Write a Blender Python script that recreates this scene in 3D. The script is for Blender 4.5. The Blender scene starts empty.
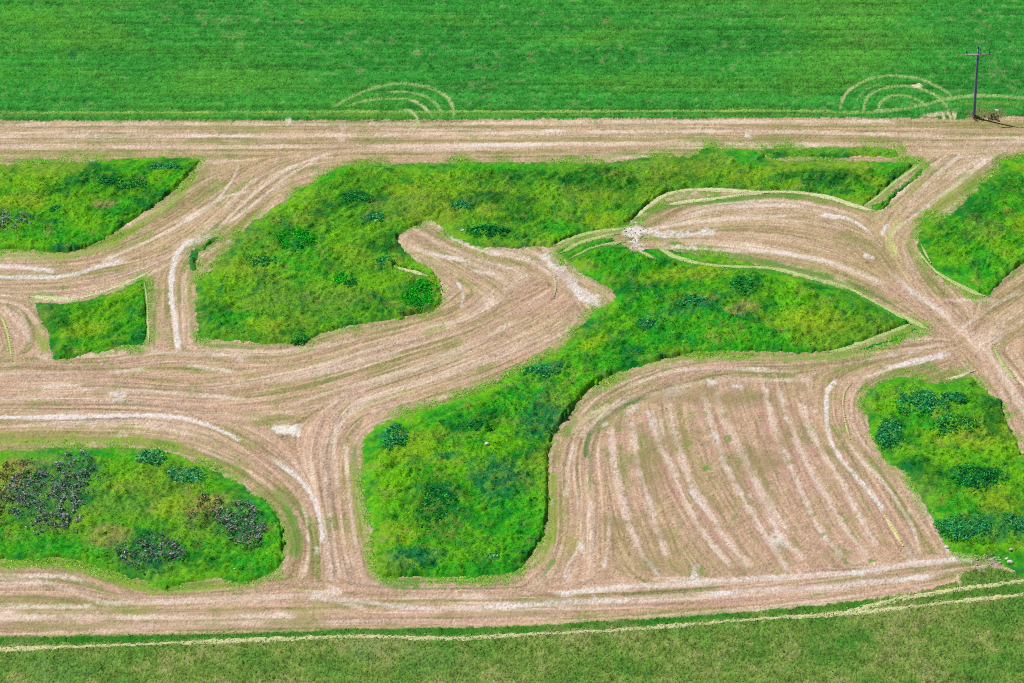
import bpy, math
import numpy as np

rng = np.random.default_rng(7)
R = math.radians
scene = bpy.context.scene
scene.cycles.use_denoising = False
scene.cycles.filter_width = 1.0
COL = scene.collection

# ------------------------------------------------------------------ camera
W, H = 1024, 683
F = 4500.0                    # focal length in pixels (a long aerial lens)
PITCH = R(33.0)
DIST = 620.0
S, Cc = math.sin(PITCH), math.cos(PITCH)
CAM = np.array([0.0, -DIST * Cc, DIST * S])

cam = bpy.data.cameras.new('camera')
cam.sensor_width = 36.0
cam.lens = 36.0 * F / W
cam.clip_start = 1.0
cam.clip_end = 20000.0
cam_ob = bpy.data.objects.new('camera', cam)
cam_ob.location = CAM
cam_ob.rotation_euler = (math.pi / 2 - PITCH, 0, 0)
COL.objects.link(cam_ob)
scene.camera = cam_ob


def G(p):
    """photo coordinates -> point on the ground plane (x right, y away), metres"""
    p = np.atleast_2d(np.asarray(p, float))
    u = (p[:, 0] - W / 2) / F
    v = (H / 2 - p[:, 1]) / F
    dy = v * S + Cc
    dz = v * Cc - S
    t = -CAM[2] / dz
    return np.stack([u * t, CAM[1] + dy * t], 1)


PXM = F / DIST                # pixels per metre at the middle


# ------------------------------------------------------------------ light
SUN = np.array([-5.9, 2.8, 11.4])
SUN /= np.linalg.norm(SUN)
el = math.asin(SUN[2])
az = math.atan2(SUN[0], SUN[1])        # clockwise from +Y
wd = bpy.data.worlds.new('World')
scene.world = wd
wd.use_nodes = True
nt = wd.node_tree
nt.nodes.clear()
sky = nt.nodes.new('ShaderNodeTexSky')
sky.sky_type = 'NISHITA'
sky.sun_disc = False
sky.sun_elevation = el
sky.sun_rotation = az
sky.air_density = 1.0
sky.dust_density = 1.0
bg = nt.nodes.new('ShaderNodeBackground')
bg.inputs['Strength'].default_value = 0.075
wo = nt.nodes.new('ShaderNodeOutputWorld')
nt.links.new(sky.outputs[0], bg.inputs['Color'])
nt.links.new(bg.outputs[0], wo.inputs['Surface'])
ld = bpy.data.lights.new('sun', 'SUN')
ld.energy = 4.95
ld.angle = R(0.5)
ld.color = (1.0, 0.955, 0.89)
lo = bpy.data.objects.new('sun', ld)
from mathutils import Vector
lo.rotation_euler = Vector(SUN).to_track_quat('Z', 'Y').to_euler()
lo.location = (0, 0, 300)
COL.objects.link(lo)
vs = scene.view_settings
vs.view_transform = 'Standard'
vs.look = 'None'
vs.exposure = 0.4
vs.gamma = 1.0
vs.use_curve_mapping = False


# ------------------------------------------------------------------ helpers
def lin(c):
    c = np.asarray(c, float) / 255.0
    return np.where(c <= 0.04045, c / 12.92, ((c + 0.055) / 1.055) ** 2.4)


KG, KV, KT = 1.95, 1.68, 0.79           # how much brighter a sunlit surface shows than its base colour


def cg(*c):
    return lin(c) / KG


def cv(*c):
    return lin(c) / KV


def ct(*c):
    return lin(c) / KT


def vnoise(x, y, scale, seed):
    """value noise, about -1..1"""
    r = np.random.default_rng(seed)
    T = r.random((256, 256)).astype(np.float32)
    fx, fy = x / scale + 1000.37, y / scale + 1000.71
    ix, iy = np.floor(fx).astype(np.int64), np.floor(fy).astype(np.int64)
    fx, fy = fx - ix, fy - iy
    fx, fy = fx * fx * (3 - 2 * fx), fy * fy * (3 - 2 * fy)
    a, b = ix & 255, (ix + 1) & 255
    c, d = iy & 255, (iy + 1) & 255
    v = (T[a, c] * (1 - fx) + T[b, c] * fx) * (1 - fy) + (T[a, d] * (1 - fx) + T[b, d] * fx) * fy
    return v * 2 - 1


def fbm(x, y, scale, seed, octv=3, gain=0.55):
    o, a, n = 0, 1, 0
    for k in range(octv):
        o = o + a * vnoise(x, y, scale / 2 ** k, seed + 17 * k)
        n += a
        a *= gain
    return o / n * 1.5


def sstep(a, b, x):
    t = np.clip((x - a) / (b - a), 0, 1)
    return t * t * (3 - 2 * t)


def smooth_poly(p, closed=True, n=4):
    p = np.asarray(p, float)
    m = len(p)
    out = []
    rngi = range(m) if closed else range(m - 1)
    for i in rngi:
        if closed:
            p0, p1, p2, p3 = p[i - 1], p[i], p[(i + 1) % m], p[(i + 2) % m]
        else:
            p0, p1, p2, p3 = p[max(i - 1, 0)], p[i], p[i + 1], p[min(i + 2, m - 1)]
        for k in range(n):
            t = k / n
            out.append(0.5 * ((2 * p1) + (-p0 + p2) * t + (2 * p0 - 5 * p1 + 4 * p2 - p3) * t ** 2
                              + (-p0 + 3 * p1 - 3 * p2 + p3) * t ** 3))
    if not closed:
        out.append(p[-1])
    return np.array(out)


def inside(x, y, poly):
    r = np.zeros(x.shape, bool)
    m = len(poly)
    for i in range(m):
        x1, y1 = poly[i - 1]
        x2, y2 = poly[i]
        if y1 == y2:
            continue
        c = ((y1 > y) != (y2 > y)) & (x < (x2 - x1) * (y - y1) / (y2 - y1) + x1)
        r ^= c
    return r


# ------------------------------------------------------------------ lattice
DX, DY = 0.15, 0.25
X0, X1, Y0, Y1 = -93.0, 93.0, -88.0, 110.0
gx = np.arange(X0, X1, DX)
gy = np.arange(Y0, Y1, DY)
NX, NY = len(gx), len(gy)
jx = (rng.random((NY, NX)) - 0.5) * DX * 0.5
jy = (rng.random((NY, NX)) - 0.5) * DY * 0.5
PX = gx[None, :] + jx
PY = gy[:, None] + jy


def win(x0, x1, y0, y1):
    i0 = max(int((x0 - X0) / DX), 0)
    i1 = min(int((x1 - X0) / DX) + 2, NX)
    j0 = max(int((y0 - Y0) / DY), 0)
    j1 = min(int((y1 - Y0) / DY) + 2, NY)
    return slice(j0, j1), slice(i0, i1)


def dist_field(world_pl, rad):
    """window slices, distance to the line (depth counted as the oblique view shortens it), fraction along it"""
    pl = np.asarray(world_pl)
    q = 0.545
    sl = win(pl[:, 0].min() - rad, pl[:, 0].max() + rad, pl[:, 1].min() - rad / q, pl[:, 1].max() + rad / q)
    D = np.full(PX[sl].shape, 1e9, np.float32)
    A = np.zeros(PX[sl].shape, np.float32)
    if D.size == 0:
        return sl, D, A
    L = np.concatenate([[0], np.cumsum(np.hypot(*np.diff(pl, axis=0).T))])
    for k in range(len(pl) - 1):
        a, b = pl[k], pl[k + 1]
        s2 = win(min(a[0], b[0]) - rad, max(a[0], b[0]) + rad, min(a[1], b[1]) - rad / q, max(a[1], b[1]) + rad / q)
        xx, yy = PX[s2], PY[s2] * q
        a, b = a * (1, q), b * (1, q)
        if xx.size == 0:
            continue
        ab = b - a
        t = np.clip(((xx - a[0]) * ab[0] + (yy - a[1]) * ab[1]) / max(ab @ ab, 1e-9), 0, 1)
        d = np.hypot(xx - a[0] - t * ab[0], yy - a[1] - t * ab[1])
        o = (slice(s2[0].start - sl[0].start, s2[0].stop - sl[0].start),
             slice(s2[1].start - sl[1].start, s2[1].stop - sl[1].start))
        m = d < D[o]
        D[o] = np.where(m, d, D[o])
        A[o] = np.where(m, L[k] + t * (L[k + 1] - L[k]), A[o])
    return sl, D, A / max(L[-1], 1e-6)


# ------------------------------------------------------------------ the outlines
P_A = [(-40, 162), (0, 161), (62, 160), (107, 157), (150, 155), (185, 155), (199, 158), (197, 165), (182, 182),
       (162, 200), (150, 209), (125, 225), (105, 239), (82, 248), (67, 253), (50, 252), (30, 250), (0, 249), (-40, 249)]
P_B = [(34, 299), (55, 300), (75, 299), (100, 294), (122, 287), (143, 278), (145, 300), (146, 340), (120, 346),
       (97, 351), (75, 357), (55, 360), (52, 350), (48, 332), (41, 317), (37, 306)]
P_C = [(197, 282), (205, 274), (215, 265), (232, 243), (250, 222), (268, 210), (285, 198), (303, 186), (320, 176),
       (338, 167), (350, 162), (400, 161), (450, 160), (500, 160), (560, 160), (610, 160), (622, 157), (645, 155),
       (672, 153), (690, 155), (700, 151), (704, 146), (730, 147), (762, 148), (768, 157), (800, 159), (850, 159),
       (916, 160), (905, 172), (890, 185), (876, 197), (864, 204), (843, 199), (828, 195), (793, 191), (768, 191),
       (730, 189), (700, 188), (672, 192), (655, 202), (643, 213), (632, 221), (618, 227), (600, 230), (575, 238),
       (556, 247), (540, 246), (512, 247), (481, 247), (463, 240), (446, 230), (431, 220), (418, 225), (406, 230),
       (398, 240), (411, 255), (431, 267), (437, 280), (441, 297), (438, 306), (426, 312), (406, 317), (381, 321),
       (356, 324), (333, 331), (316, 336), (303, 344), (281, 343), (256, 343), (235, 340), (207, 339), (199, 333),
       (197, 310)]
P_D = [(557, 250), (575, 243), (600, 236), (620, 240), (632, 248), (645, 246), (660, 246), (690, 251), (737, 258), (768, 265),
       (793, 272), (818, 279), (850, 288), (868, 296), (888, 308), (913, 322), (885, 333), (855, 344), (830, 351),
       (805, 352), (768, 352), (727, 351), (697, 352), (674, 357), (652, 362), (629, 369), (612, 375), (592, 386),
       (577, 402), (567, 415), (553, 435), (548, 455), (548, 487), (546, 520), (539, 542), (527, 560), (512, 572),
       (480, 576), (430, 577), (390, 577), (378, 573), (374, 550), (372, 530), (368, 505), (363, 480), (362, 455),
       (366, 437), (373, 426), (396, 415), (416, 409), (448, 400), (468, 394), (490, 385), (512, 374), (527, 366),
       (545, 355), (562, 344), (577, 330), (590, 315), (598, 305), (607, 303), (618, 296), (607, 286), (587, 275),
       (573, 265), (560, 255)]
P_D2 = [(862, 346), (885, 338), (905, 330), (920, 325), (922, 328), (905, 334), (890, 341), (872, 346), (863, 350)]
P_E = [(1060, 158), (1010, 157), (1000, 162), (998, 170), (985, 180), (965, 200), (950, 213), (935, 214), (925, 216),
       (921, 228), (917, 247), (924, 262), (940, 276), (968, 289), (986, 296), (993, 290), (1008, 275), (1024, 262),
       (1060, 240)]
P_F = [(868, 389), (878, 382), (888, 378), (908, 375), (930, 380), (948, 379), (968, 374), (980, 385), (1000, 400),
       (1003, 412), (1015, 437), (1024, 455), (1060, 490), (1060, 578), (1015, 572), (1005, 562), (990, 556),
       (965, 553), (946, 546), (938, 530), (933, 515), (925, 505), (915, 487), (903, 471), (885, 460), (873, 437), (866, 415)]
P_G = [(-40, 449), (0, 449), (25, 447), (75, 446), (112, 445), (140, 446), (160, 448), (180, 454), (200, 461),
       (220, 471), (240, 482), (256, 493), (267, 501), (276, 513), (281, 528), (282, 550), (278, 568), (252, 580),
       (236, 582), (219, 577), (186, 583), (160, 586), (143, 579), (125, 575), (110, 570), (85, 563), (63, 557),
       (33, 559), (0, 559), (-40, 559)]
P_K = [(189, 265), (189, 258), (194, 250), (205, 242), (216, 236), (217, 238), (207, 246), (199, 252), (195, 262), (193, 270)]
P_L = [(872, 206), (882, 201), (900, 187), (916, 172), (924, 168), (921, 173), (905, 187), (888, 203), (878, 210)]
P_M = [(704, 152), (706, 147), (760, 148.5), (806, 150), (850, 149), (893, 149), (893, 157), (850, 158.5), (780, 158), (740, 156)]


def base_outline(px, lift=3.0):
    """smooth outline on the ground; the far edges were traced at the top of the grass, so they come nearer"""
    p = smooth_poly(px, True, 3)
    area = 0.5 * np.sum(p[:, 0] * np.roll(p[:, 1], -1) - np.roll(p[:, 0], -1) * p[:, 1])
    t = np.roll(p, -1, 0) - np.roll(p, 1, 0)
    n = np.stack([t[:, 1], -t[:, 0]], 1) * np.sign(area)
    n /= np.linalg.norm(n, axis=1, keepdims=True) + 1e-9
    p[:, 1] += lift * np.clip(-n[:, 1], 0, 1)
    return G(p)


WX = fbm(PX, PY, 1.6, 11, 3) * 0.3 + vnoise(PX, PY, 0.45, 13) * 0.2
WY = fbm(PX, PY, 1.6, 12, 3) * 0.38 + vnoise(PX, PY, 0.45, 14) * 0.3


def poly_mask(poly):
    m = np.zeros(PX.shape, bool)
    sl = win(poly[:, 0].min() - 1, poly[:, 0].max() + 1, poly[:, 1].min() - 1, poly[:, 1].max() + 1)
    m[sl] = inside(PX[sl] + WX[sl], PY[sl] + WY[sl], poly)
    return m


# boundaries of the three ground covers
B_TOP = [(-200, 121), (0, 121), (256, 120.5), (512, 119.5), (768, 118), (920, 118.5), (950, 119), (1010, 117), (1060, 116), (1300, 116)]
B_LOW = [(-200, 641), (0, 637), (150, 634), (300, 631), (340, 629), (480, 627.5), (547, 625), (700, 616), (757, 611),
         (840, 604), (880, 598), (930, 590), (955, 582), (963, 573), (985, 566), (1010, 572), (1060, 574), (1300, 560)]
bt = G(B_TOP)
bl = G(B_LOW)
top_m = PY + WY * 0.7 > np.interp(PX, bt[:, 0], bt[:, 1])
low_m = PY + WY * 0.7 < np.interp(PX, bl[:, 0], bl[:, 1])
mown_m = ~(top_m | low_m)

# ------------------------------------------------------------------ mowing direction -> streaks
GUIDES = [
    [(-60, 125), (1090, 123)], [(-60, 140), (512, 139), (1090, 137)], [(-60, 155), (512, 153), (900, 150), (1090, 148)],
    [(345, 152), (300, 160), (260, 180), (225, 212), (190, 240), (150, 258), (80, 270), (-60, 275)],
    [(320, 152), (270, 160), (215, 195), (170, 225), (110, 252), (60, 262), (-60, 262)],
    [(-60, 290), (30, 292), (100, 285), (160, 265), (210, 240)],
    [(185, 245), (172, 275), (172, 310), (177, 352)], [(160, 280), (158, 345)], [(190, 280), (190, 335)],
    [(-60, 352), (80, 362), (180, 352), (280, 356), (340, 340), (400, 325), (450, 310), (470, 295)],
    [(-60, 385), (100, 380), (200, 385), (300, 370), (380, 348), (460, 325), (510, 300), (540, 285)],
    [(-60, 405), (100, 405), (220, 410), (320, 398), (400, 375), (480, 345), (540, 318), (575, 295)],
    [(-60, 425), (60, 420), (150, 418), (215, 432), (265, 462), (300, 492), (320, 530), (325, 580)],
    [(-60, 440), (60, 436), (160, 440), (230, 462), (280, 495), (305, 535), (300, 575)],
    [(470, 385), (400, 408), (360, 420), (340, 450), (340, 490), (345, 540), (355, 580)],
    [(410, 378), (350, 400), (325, 440), (325, 490), (335, 560)],
    [(405, 238), (440, 262), (470, 280), (500, 300)], [(430, 225), (480, 250), (530, 262), (570, 290), (590, 310)],
    [(550, 252), (575, 275), (600, 290)],
    [(-10, 300), (20, 305), (38, 330), (30, 352), (0, 360)], [(0, 315), (10, 335), (14, 362)],
    [(-60, 570), (50, 570), (100, 582), (150, 596), (230, 592), (300, 585), (400, 592)],
    [(-60, 592), (60, 592), (120, 602), (240, 602), (400, 602), (600, 598), (750, 588), (870, 575), (975, 563)],
    [(-60, 615), (200, 612), (400, 610), (600, 608), (780, 598), (900, 585), (960, 572)],
    [(-60, 630), (200, 626), (500, 622), (700, 612), (850, 598), (960, 580)],
    [(560, 570), (572, 520), (568, 470), (578, 430), (605, 398), (660, 375), (720, 364), (800, 362), (880, 352), (950, 345)],
    [(530, 580), (556, 545), (558, 480), (562, 440), (590, 400), (640, 372), (700, 358), (790, 357)],
    [(590, 570), (592, 500), (590, 450), (605, 420), (640, 395), (690, 382)],
    [(610, 425), (614, 460), (620, 490), (630, 525), (645, 560), (660, 575)],
    [(632, 415), (636, 455), (645, 490), (655, 520), (668, 560)],
    [(648, 408), (658, 440), (670, 480), (687, 515), (708, 545), (735, 575)],
    [(668, 400), (676, 440), (690, 480), (705, 505), (730, 545), (752, 570)],
    [(702, 388), (708, 412), (716, 440), (730, 475), (750, 510), (775, 550), (790, 572)],
    [(733, 386), (745, 420), (757, 455), (775, 500), (800, 540), (815, 562)],
    [(764, 382), (772, 420), (785, 455), (800, 490), (820, 530), (845, 560)],
    [(790, 385), (800, 420), (815, 455), (840, 500), (860, 535), (880, 555)], [(830, 385), (832, 420), (860, 470), (905, 550)],
    [(900, 362), (855, 380), (842, 405), (852, 440), (890, 485), (930, 550)],
    [(640, 232), (700, 205), (780, 200), (850, 212), (885, 235)], [(635, 238), (720, 220), (800, 220), (870, 242), (890, 260)],
    [(640, 242), (740, 245), (830, 262), (900, 295), (950, 335)], [(700, 252), (800, 268), (880, 298), (935, 330)],
    [(1010, 152), (950, 195), (910, 222), (895, 250), (920, 295), (965, 340), (1010, 385), (1060, 460)],
    [(950, 158), (910, 195), (885, 225), (895, 265), (940, 320), (990, 360), (1040, 420)],
    [(1060, 275), (1010, 312), (970, 340), (900, 365)], [(1060, 300), (1015, 325), (985, 345)],
    [(985, 350), (1005, 380), (1030, 430)],
]


def build_dir():
    step = 0.75
    dx = np.arange(X0, X1 + step, step)
    dy = np.arange(Y0, 60, step)
    sx, sy, c2, s2 = [], [], [], []
    for g in GUIDES:
        q = G(smooth_poly(g, False, 6))
        for a, b in zip(q[:-1], q[1:]):
            n = max(int(np.hypot(*(b - a)) / 1.2), 1)
            th = math.atan2(b[1] - a[1], b[0] - a[0])
            for k in range(n):
                p = a + (b - a) * (k + 0.5) / n
                sx.append(p[0]); sy.append(p[1]); c2.append(math.cos(2 * th)); s2.append(math.sin(2 * th))
    sx, sy, c2, s2 = [np.array(v, np.float32) for v in (sx, sy, c2, s2)]
    cc = np.zeros((len(dy), len(dx)), np.float32)
    ss = np.zeros_like(cc)
    for j, yv in enumerate(dy):
        near = np.abs(sy - yv) < 18
        d2 = (dx[:, None] - sx[None, near]) ** 2 + (yv - sy[None, near]) ** 2 + 0.25
        w = 1.0 / d2 ** 1.8
        cc[j] = (w * c2[near]).sum(1)
        ss[j] = (w * s2[near]).sum(1)
    th = 0.5 * np.arctan2(ss, cc)
    return np.cos(th), np.sin(th), step


DCX, DCY, DSTEP = build_dir()
mj, mi = np.nonzero(mown_m)
lx, ly = PX[mown_m].astype(np.float32), PY[mown_m].astype(np.float32)


def samp_dir(x, y):
    i = np.clip(((x - X0) / DSTEP + 0.5).astype(int), 0, DCX.shape[1] - 1)
    j = np.clip(((y - Y0) / DSTEP + 0.5).astype(int), 0, DCX.shape[0] - 1)
    return DCX[j, i], DCY[j, i]


rn = np.random.default_rng(3)
NT = rn.random((1024, 1024, 2)).astype(np.float32)


def tex(x, y, sc, ch):
    fx, fy = x / sc + 2000.0, y / sc + 2000.0
    ix, iy = fx.astype(np.int32), fy.astype(np.int32)
    fx, fy = fx - ix, fy - iy
    a, b, c, d = ix & 1023, (ix + 1) & 1023, iy & 1023, (iy + 1) & 1023
    T = NT[:, :, ch]
    return (T[a, c] * (1 - fx) + T[b, c] * fx) * (1 - fy) + (T[a, d] * (1 - fx) + T[b, d] * fx) * fy


fine = tex(lx, ly, 0.18, 0)
mid = tex(lx, ly, 0.30, 1)
brd = tex(lx, ly, 0.85, 0)
nf, nm, nb = 1.0, 1.0, 1.0
ST = 0.4
for sgn in (1, -1):
    x, y = lx.copy(), ly.copy()
    vx, vy = samp_dir(x, y)
    vx, vy = vx * sgn, vy * sgn
    for k in range(34):
        ax, ay = samp_dir(x, y)
        f = np.where(ax * vx + ay * vy < 0, -1, 1)
        vx, vy = ax * f, ay * f
        x += vx * ST
        y += vy * ST
        if k < 10:
            fine += tex(x, y, 0.18, 0)
            nf += 0.5 if sgn == 1 else 0.5
        if k < 24:
            mid += tex(x, y, 0.30, 1)
        brd += tex(x, y, 0.85, 0)


def norm(a):
    a = a - a.mean()
    return a / (a.std() + 1e-9)


fine, mid, brd = norm(fine), norm(mid), norm(brd)
# LIC of value noise shows, so each is a unit-variance field of streaks that follow the mower
FULL = {}
for nme, a in (('fine', fine), ('mid', mid), ('brd', brd)):
    z = np.zeros(PX.shape, np.float32)
    z[mown_m] = a
    FULL[nme] = z

plot = G([(600, 420), (640, 395), (720, 380), (800, 378), (835, 385), (835, 430), (890, 500), (915, 552), (760, 575), (600, 578)])
pm_ = inside(PX, PY, plot)
FULL['brd'] = np.where(pm_, FULL['brd'] * 0.3, FULL['brd'])
FULL['mid'] = np.where(pm_, FULL['mid'] * 0.55, FULL['mid'])

# ------------------------------------------------------------------ base colours of the ground
C = np.zeros(PX.shape + (3,), np.float32)
Z = np.zeros(PX.shape, np.float32)


def mixin(c0, col, w):
    return c0 * (1 - w[..., None]) + np.asarray(col, np.float32) * w[..., None]


n_big = fbm(PX, PY, 14, 31, 4)
n_mid = fbm(PX, PY, 4, 32, 3)
n_sml = fbm(PX, PY, 1.0, 33, 3)
n_px = rng.standard_normal(PX.shape).astype(np.float32)

# mown stubble
c = np.broadcast_to(cg(196, 171, 136), C.shape).astype(np.float32)
c = mixin(c, cg(206, 164, 150), sstep(-0.3, 0.9, n_mid + 0.5 * n_big - (PY - 20) / 60) * 0.42)
c = mixin(c, cg(164, 148, 100), sstep(0.2, 1.8, FULL['brd'] * 0.9 - n_mid * 0.4) * 0.75)
c = mixin(c, cg(230, 211, 190), sstep(0.4, 2.4, -FULL['brd'] + 0.5 * FULL['mid']) * 0.7)
c = mixin(c, cg(142, 114, 92), sstep(0.4, 2.0, FULL['mid']) * 0.55)
c = mixin(c, cg(230, 210, 190), sstep(0.4, 2.4, -FULL['mid']) * 0.5)
c = mixin(c, cg(132, 150, 78), sstep(0.3, 1.3, n_sml * 0.5 + fbm(PX, PY, 5, 41, 3) + 0.35 * FULL['brd'] + 0.4 * FULL['mid']) * 0.65)
c = mixin(c, cg(172, 158, 108), sstep(0.0, 0.9, fbm(PX, PY, 9, 45, 4) + 0.2 * FULL['mid']) * 0.45)
br = 1 + 0.13 * FULL['fine'] + 0.13 * n_px + 0.06 * n_sml + 0.09 * vnoise(PX, PY, 0.33, 44)
C[:] = c * np.clip(br, 0.5, 1.6)[..., None]
Z[mown_m] = (-0.025 * FULL['brd'] - 0.02 * FULL['fine'] + 0.02 * n_px + 0.03 * n_sml)[mown_m]

# crop field at the far side
rows = vnoise(PX * 0.03, PY, 0.42, 51) + 0.6 * vnoise(PX * 0.02, PY, 1.3, 52)
t = fbm(PX * 0.35, PY, 7, 53, 4)
c = np.broadcast_to(cv(50, 138, 46), C.shape).astype(np.float32)
c = mixin(c, cv(94, 150, 46), sstep(-0.1, 1.0, t + 0.5 * n_big) * 0.4)
c = mixin(c, cv(24, 116, 46), sstep(0.0, 1.0, -t + 0.4 * n_mid) * 0.3)
c = mixin(c, cv(116, 128, 84), sstep(0.3, 1.1, n_sml * 0.7 + 0.5 * vnoise(PX * 0.7, PY, 0.45, 56) - 0.3 * t) * 0.6)
c = c * np.clip(1 + 0.22 * rows + 0.2 * n_px + 0.22 * n_sml + 0.2 * vnoise(PX * 0.7, PY, 0.5, 55), 0.3, 2.2)[..., None]
C[top_m] = c[top_m]
Z[top_m] = (0.10 + 0.05 * rows + 0.05 * n_px + 0.08 * n_sml)[top_m]

# rough pasture at the near side
t2 = fbm(PX, PY, 5, 63, 4)
c = np.broadcast_to(cv(108, 138, 58), C.shape).astype(np.float32)
c = mixin(c, cv(70, 126, 42), sstep(-0.2, 0.8, t2) * 0.75)
c = mixin(c, cv(142, 148, 90), sstep(0.0, 1.0, -t2 + 0.5 * n_sml) * 0.6)
c = mixin(c, cv(128, 114, 84), sstep(0.3, 1.2, n_sml - 0.6 * t2) * 0.45)
c = 0.97 * c * np.clip(1 + 0.26 * n_px + 0.3 * n_sml, 0.3, 2)[..., None]
C[low_m] = c[low_m]
Z[low_m] = (0.12 + 0.06 * n_px + 0.1 * n_sml)[low_m]


# ------------------------------------------------------------------ painted wear on the ground (real stains, ruts and regrowth)
def stain(px, w, col, s=0.8, seed=0, rag=0.35, soft=0.5, broken=0.35, dz=0.0, sm=4, only=None):
    """a streak along a photo line; w = full width in photo pixels"""
    wl = G(smooth_poly(px, False, sm)) if len(px) > 2 else G(px)
    hw = w / PXM / 2
    sl, D, A = dist_field(wl, hw * 2.2 + 0.3)
    if D.size == 0:
        return
    # foreshortening: widths were read off the photo, where depth shows about half
    nz = fbm(PX[sl], PY[sl], 0.9, 100 + seed, 3)
    nl = vnoise(PX[sl], PY[sl], 3.5, 400 + seed)
    nz2 = vnoise(PX[sl], PY[sl], 0.32, 300 + seed) + 0.7 * n_px[sl] * 0.4
    d = D / hw + rag * 1.25 * nz + 0.5 * rag * nz2
    wgt = (1 - sstep(1 - soft, 1 + soft * 0.6, d)) * s * np.clip(1 - broken + broken * (nl * 1.3 + 0.4 * nz), 0, 1)
    px_end = 1.0 / max(np.hypot(*np.diff(wl, axis=0).T).sum(), 0.5)
    fe = min(0.3, 2.2 * px_end) * (1 + 0.5 * nz)
    wgt = wgt * np.clip(sstep(0, fe, A) * sstep(0, fe, 1 - A) * 1.1, 0, 1)
    wgt = np.clip(wgt * (1 + 0.3 * n_px[sl]), 0, 1)
    if only is not None:
        wgt = wgt * only[sl]
    C[sl] = mixin(C[sl], col, wgt) * (1 + 0.06 * n_px[sl] * wgt)[..., None]
    Z[sl] += dz * wgt


PALE = cg(236, 220, 202)
WHITE = cg(238, 230, 224)
OLIVE = cg(150, 148, 90)
GREEN = cg(96, 150, 50)
LIME = cg(140, 172, 52)
BROWN = cg(160, 122, 100)
DKGR = cg(50, 120, 35)
PINK = cg(205, 160, 150)
STRAW = cg(196, 200, 128)

k = 0


def many(lst, w, col, s, **kw):
    global k
    for p in lst:
        k += 1
        stain(p, w, col, s, seed=k, **kw)


# green fringes beside the tall grass
many([[(198, 170), (183, 190), (165, 206), (140, 224), (110, 245), (80, 254), (40, 256), (-40, 256)]], 9, LIME, 0.75, broken=0.2)
many([[(212, 160), (205, 172), (190, 190), (172, 206)]], 8, OLIVE, 0.6)
many([[(40, 330), (44, 345), (48, 356)], [(36, 322), (40, 350)]], 9, LIME, 0.7, broken=0.2)
many([[(165, 305), (165, 330)]], 8, GREEN, 0.55)
many([[(190, 285), (193, 335)], [(213, 262), (240, 226), (262, 208)]], 8, OLIVE, 0.6)
many([[(200, 346), (235, 346), (262, 348)]], 6, GREEN, 0.5)
many([[(357, 440), (354, 470), (358, 505), (366, 545), (374, 578)]], 10, LIME, 0.65)
many([[(354, 440), (353, 480)]], 7, DKGR, 0.5)
many([[(376, 578), (390, 583), (420, 584), (428, 583)]], 9, GREEN, 0.9, broken=0.1)
many([[(395, 418), (430, 408), (480, 392), (530, 370), (558, 352)]], 6, OLIVE, 0.7)
many([[(545, 358), (560, 344), (572, 335)]], 7, LIME, 0.6)
many([[(553, 470), (552, 500), (553, 530), (546, 552), (538, 568)]], 9, LIME, 0.75, broken=0.2)
many([[(562, 438), (574, 422), (580, 416)]], 10, GREEN, 0.75)
many([[(598, 394), (620, 378), (650, 366), (690, 358), (760, 357), (830, 357), (865, 352)]], 7, LIME, 0.6)
many([[(768, 357), (800, 360), (850, 354), (880, 346)]], 7, GREEN, 0.55)
many([[(868, 392), (872, 420), (880, 448), (900, 465)]], 9, LIME, 0.7)
many([[(-40, 442), (40, 441), (110, 440), (160, 442), (190, 450)]], 8, LIME, 0.8, broken=0.15)
many([[(150, 440), (180, 448)], [(205, 452), (235, 466), (250, 478)]], 6, DKGR, 0.5)
many([[(270, 486), (284, 500), (292, 520), (296, 545), (292, 560)]], 10, GREEN, 0.75, broken=0.15)
many([[(283, 525), (285, 560)]], 5, LIME, 0.7)
many([[(-40, 563), (40, 563), (70, 565), (100, 574), (130, 584), (160, 591), (200, 588), (240, 585)]], 7, LIME, 0.8, broken=0.2)
many([[(150, 588), (185, 586), (220, 582)]], 6, GREEN, 0.7)
many([[(600, 158), (630, 153), (650, 152)]], 6, GREEN, 0.6)
many([[(808, 152), (850, 151), (892, 151)]], 10, GREEN, 0.85, broken=0.15)
many([[(690, 156), (760, 156)]], 5, BROWN, 0.6)
many([[(925, 215), (950, 195), (985, 172)], [(940, 205), (955, 190)]], 12, LIME, 0.7)
many([[(930, 212), (955, 192), (985, 170)], [(925, 218), (945, 214)]], 16, cg(140, 160, 66), 0.8, rag=0.7)
many([[(905, 235), (912, 250), (930, 272)]], 8, LIME, 0.6)
many([[(960, 198), (980, 180)], [(993, 168), (1000, 160), (1030, 158)]], 8, GREEN, 0.7)
many([[(948, 216), (975, 192), (990, 178)]], 4, PINK, 0.8)
many([[(995, 160), (1030, 152), (1060, 152)]], 6, OLIVE, 0.6)
many([[(885, 207), (900, 200)], [(905, 195), (925, 178)]], 8, LIME, 0.55)
many([[(640, 215), (660, 208), (700, 200), (750, 198)], [(690, 204), (760, 196), (810, 195)]], 8, GREEN, 0.9, broken=0.1)
many([[(795, 196), (830, 201), (865, 210), (878, 213)]], 7, GREEN, 0.7)
many([[(665, 240), (690, 250), (740, 258), (790, 268), (840, 280)]], 9, GREEN, 0.9, broken=0.1)
many([[(645, 236), (665, 242)], [(690, 246), (720, 250)]], 6, LIME, 0.6)
many([[(838, 278), (870, 292), (900, 308)]], 5, DKGR, 0.7)
many([[(908, 360), (935, 368), (938, 380)], [(880, 380), (905, 368)]], 9, GREEN, 0.6)
many([[(925, 330), (940, 338)]], 6, GREEN, 0.7)
many([[(1010, 272), (1026, 262), (1060, 250)]], 5, LIME, 0.7)
many([[(540, 580), (552, 563), (558, 552)]], 4, GREEN, 0.8)
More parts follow.
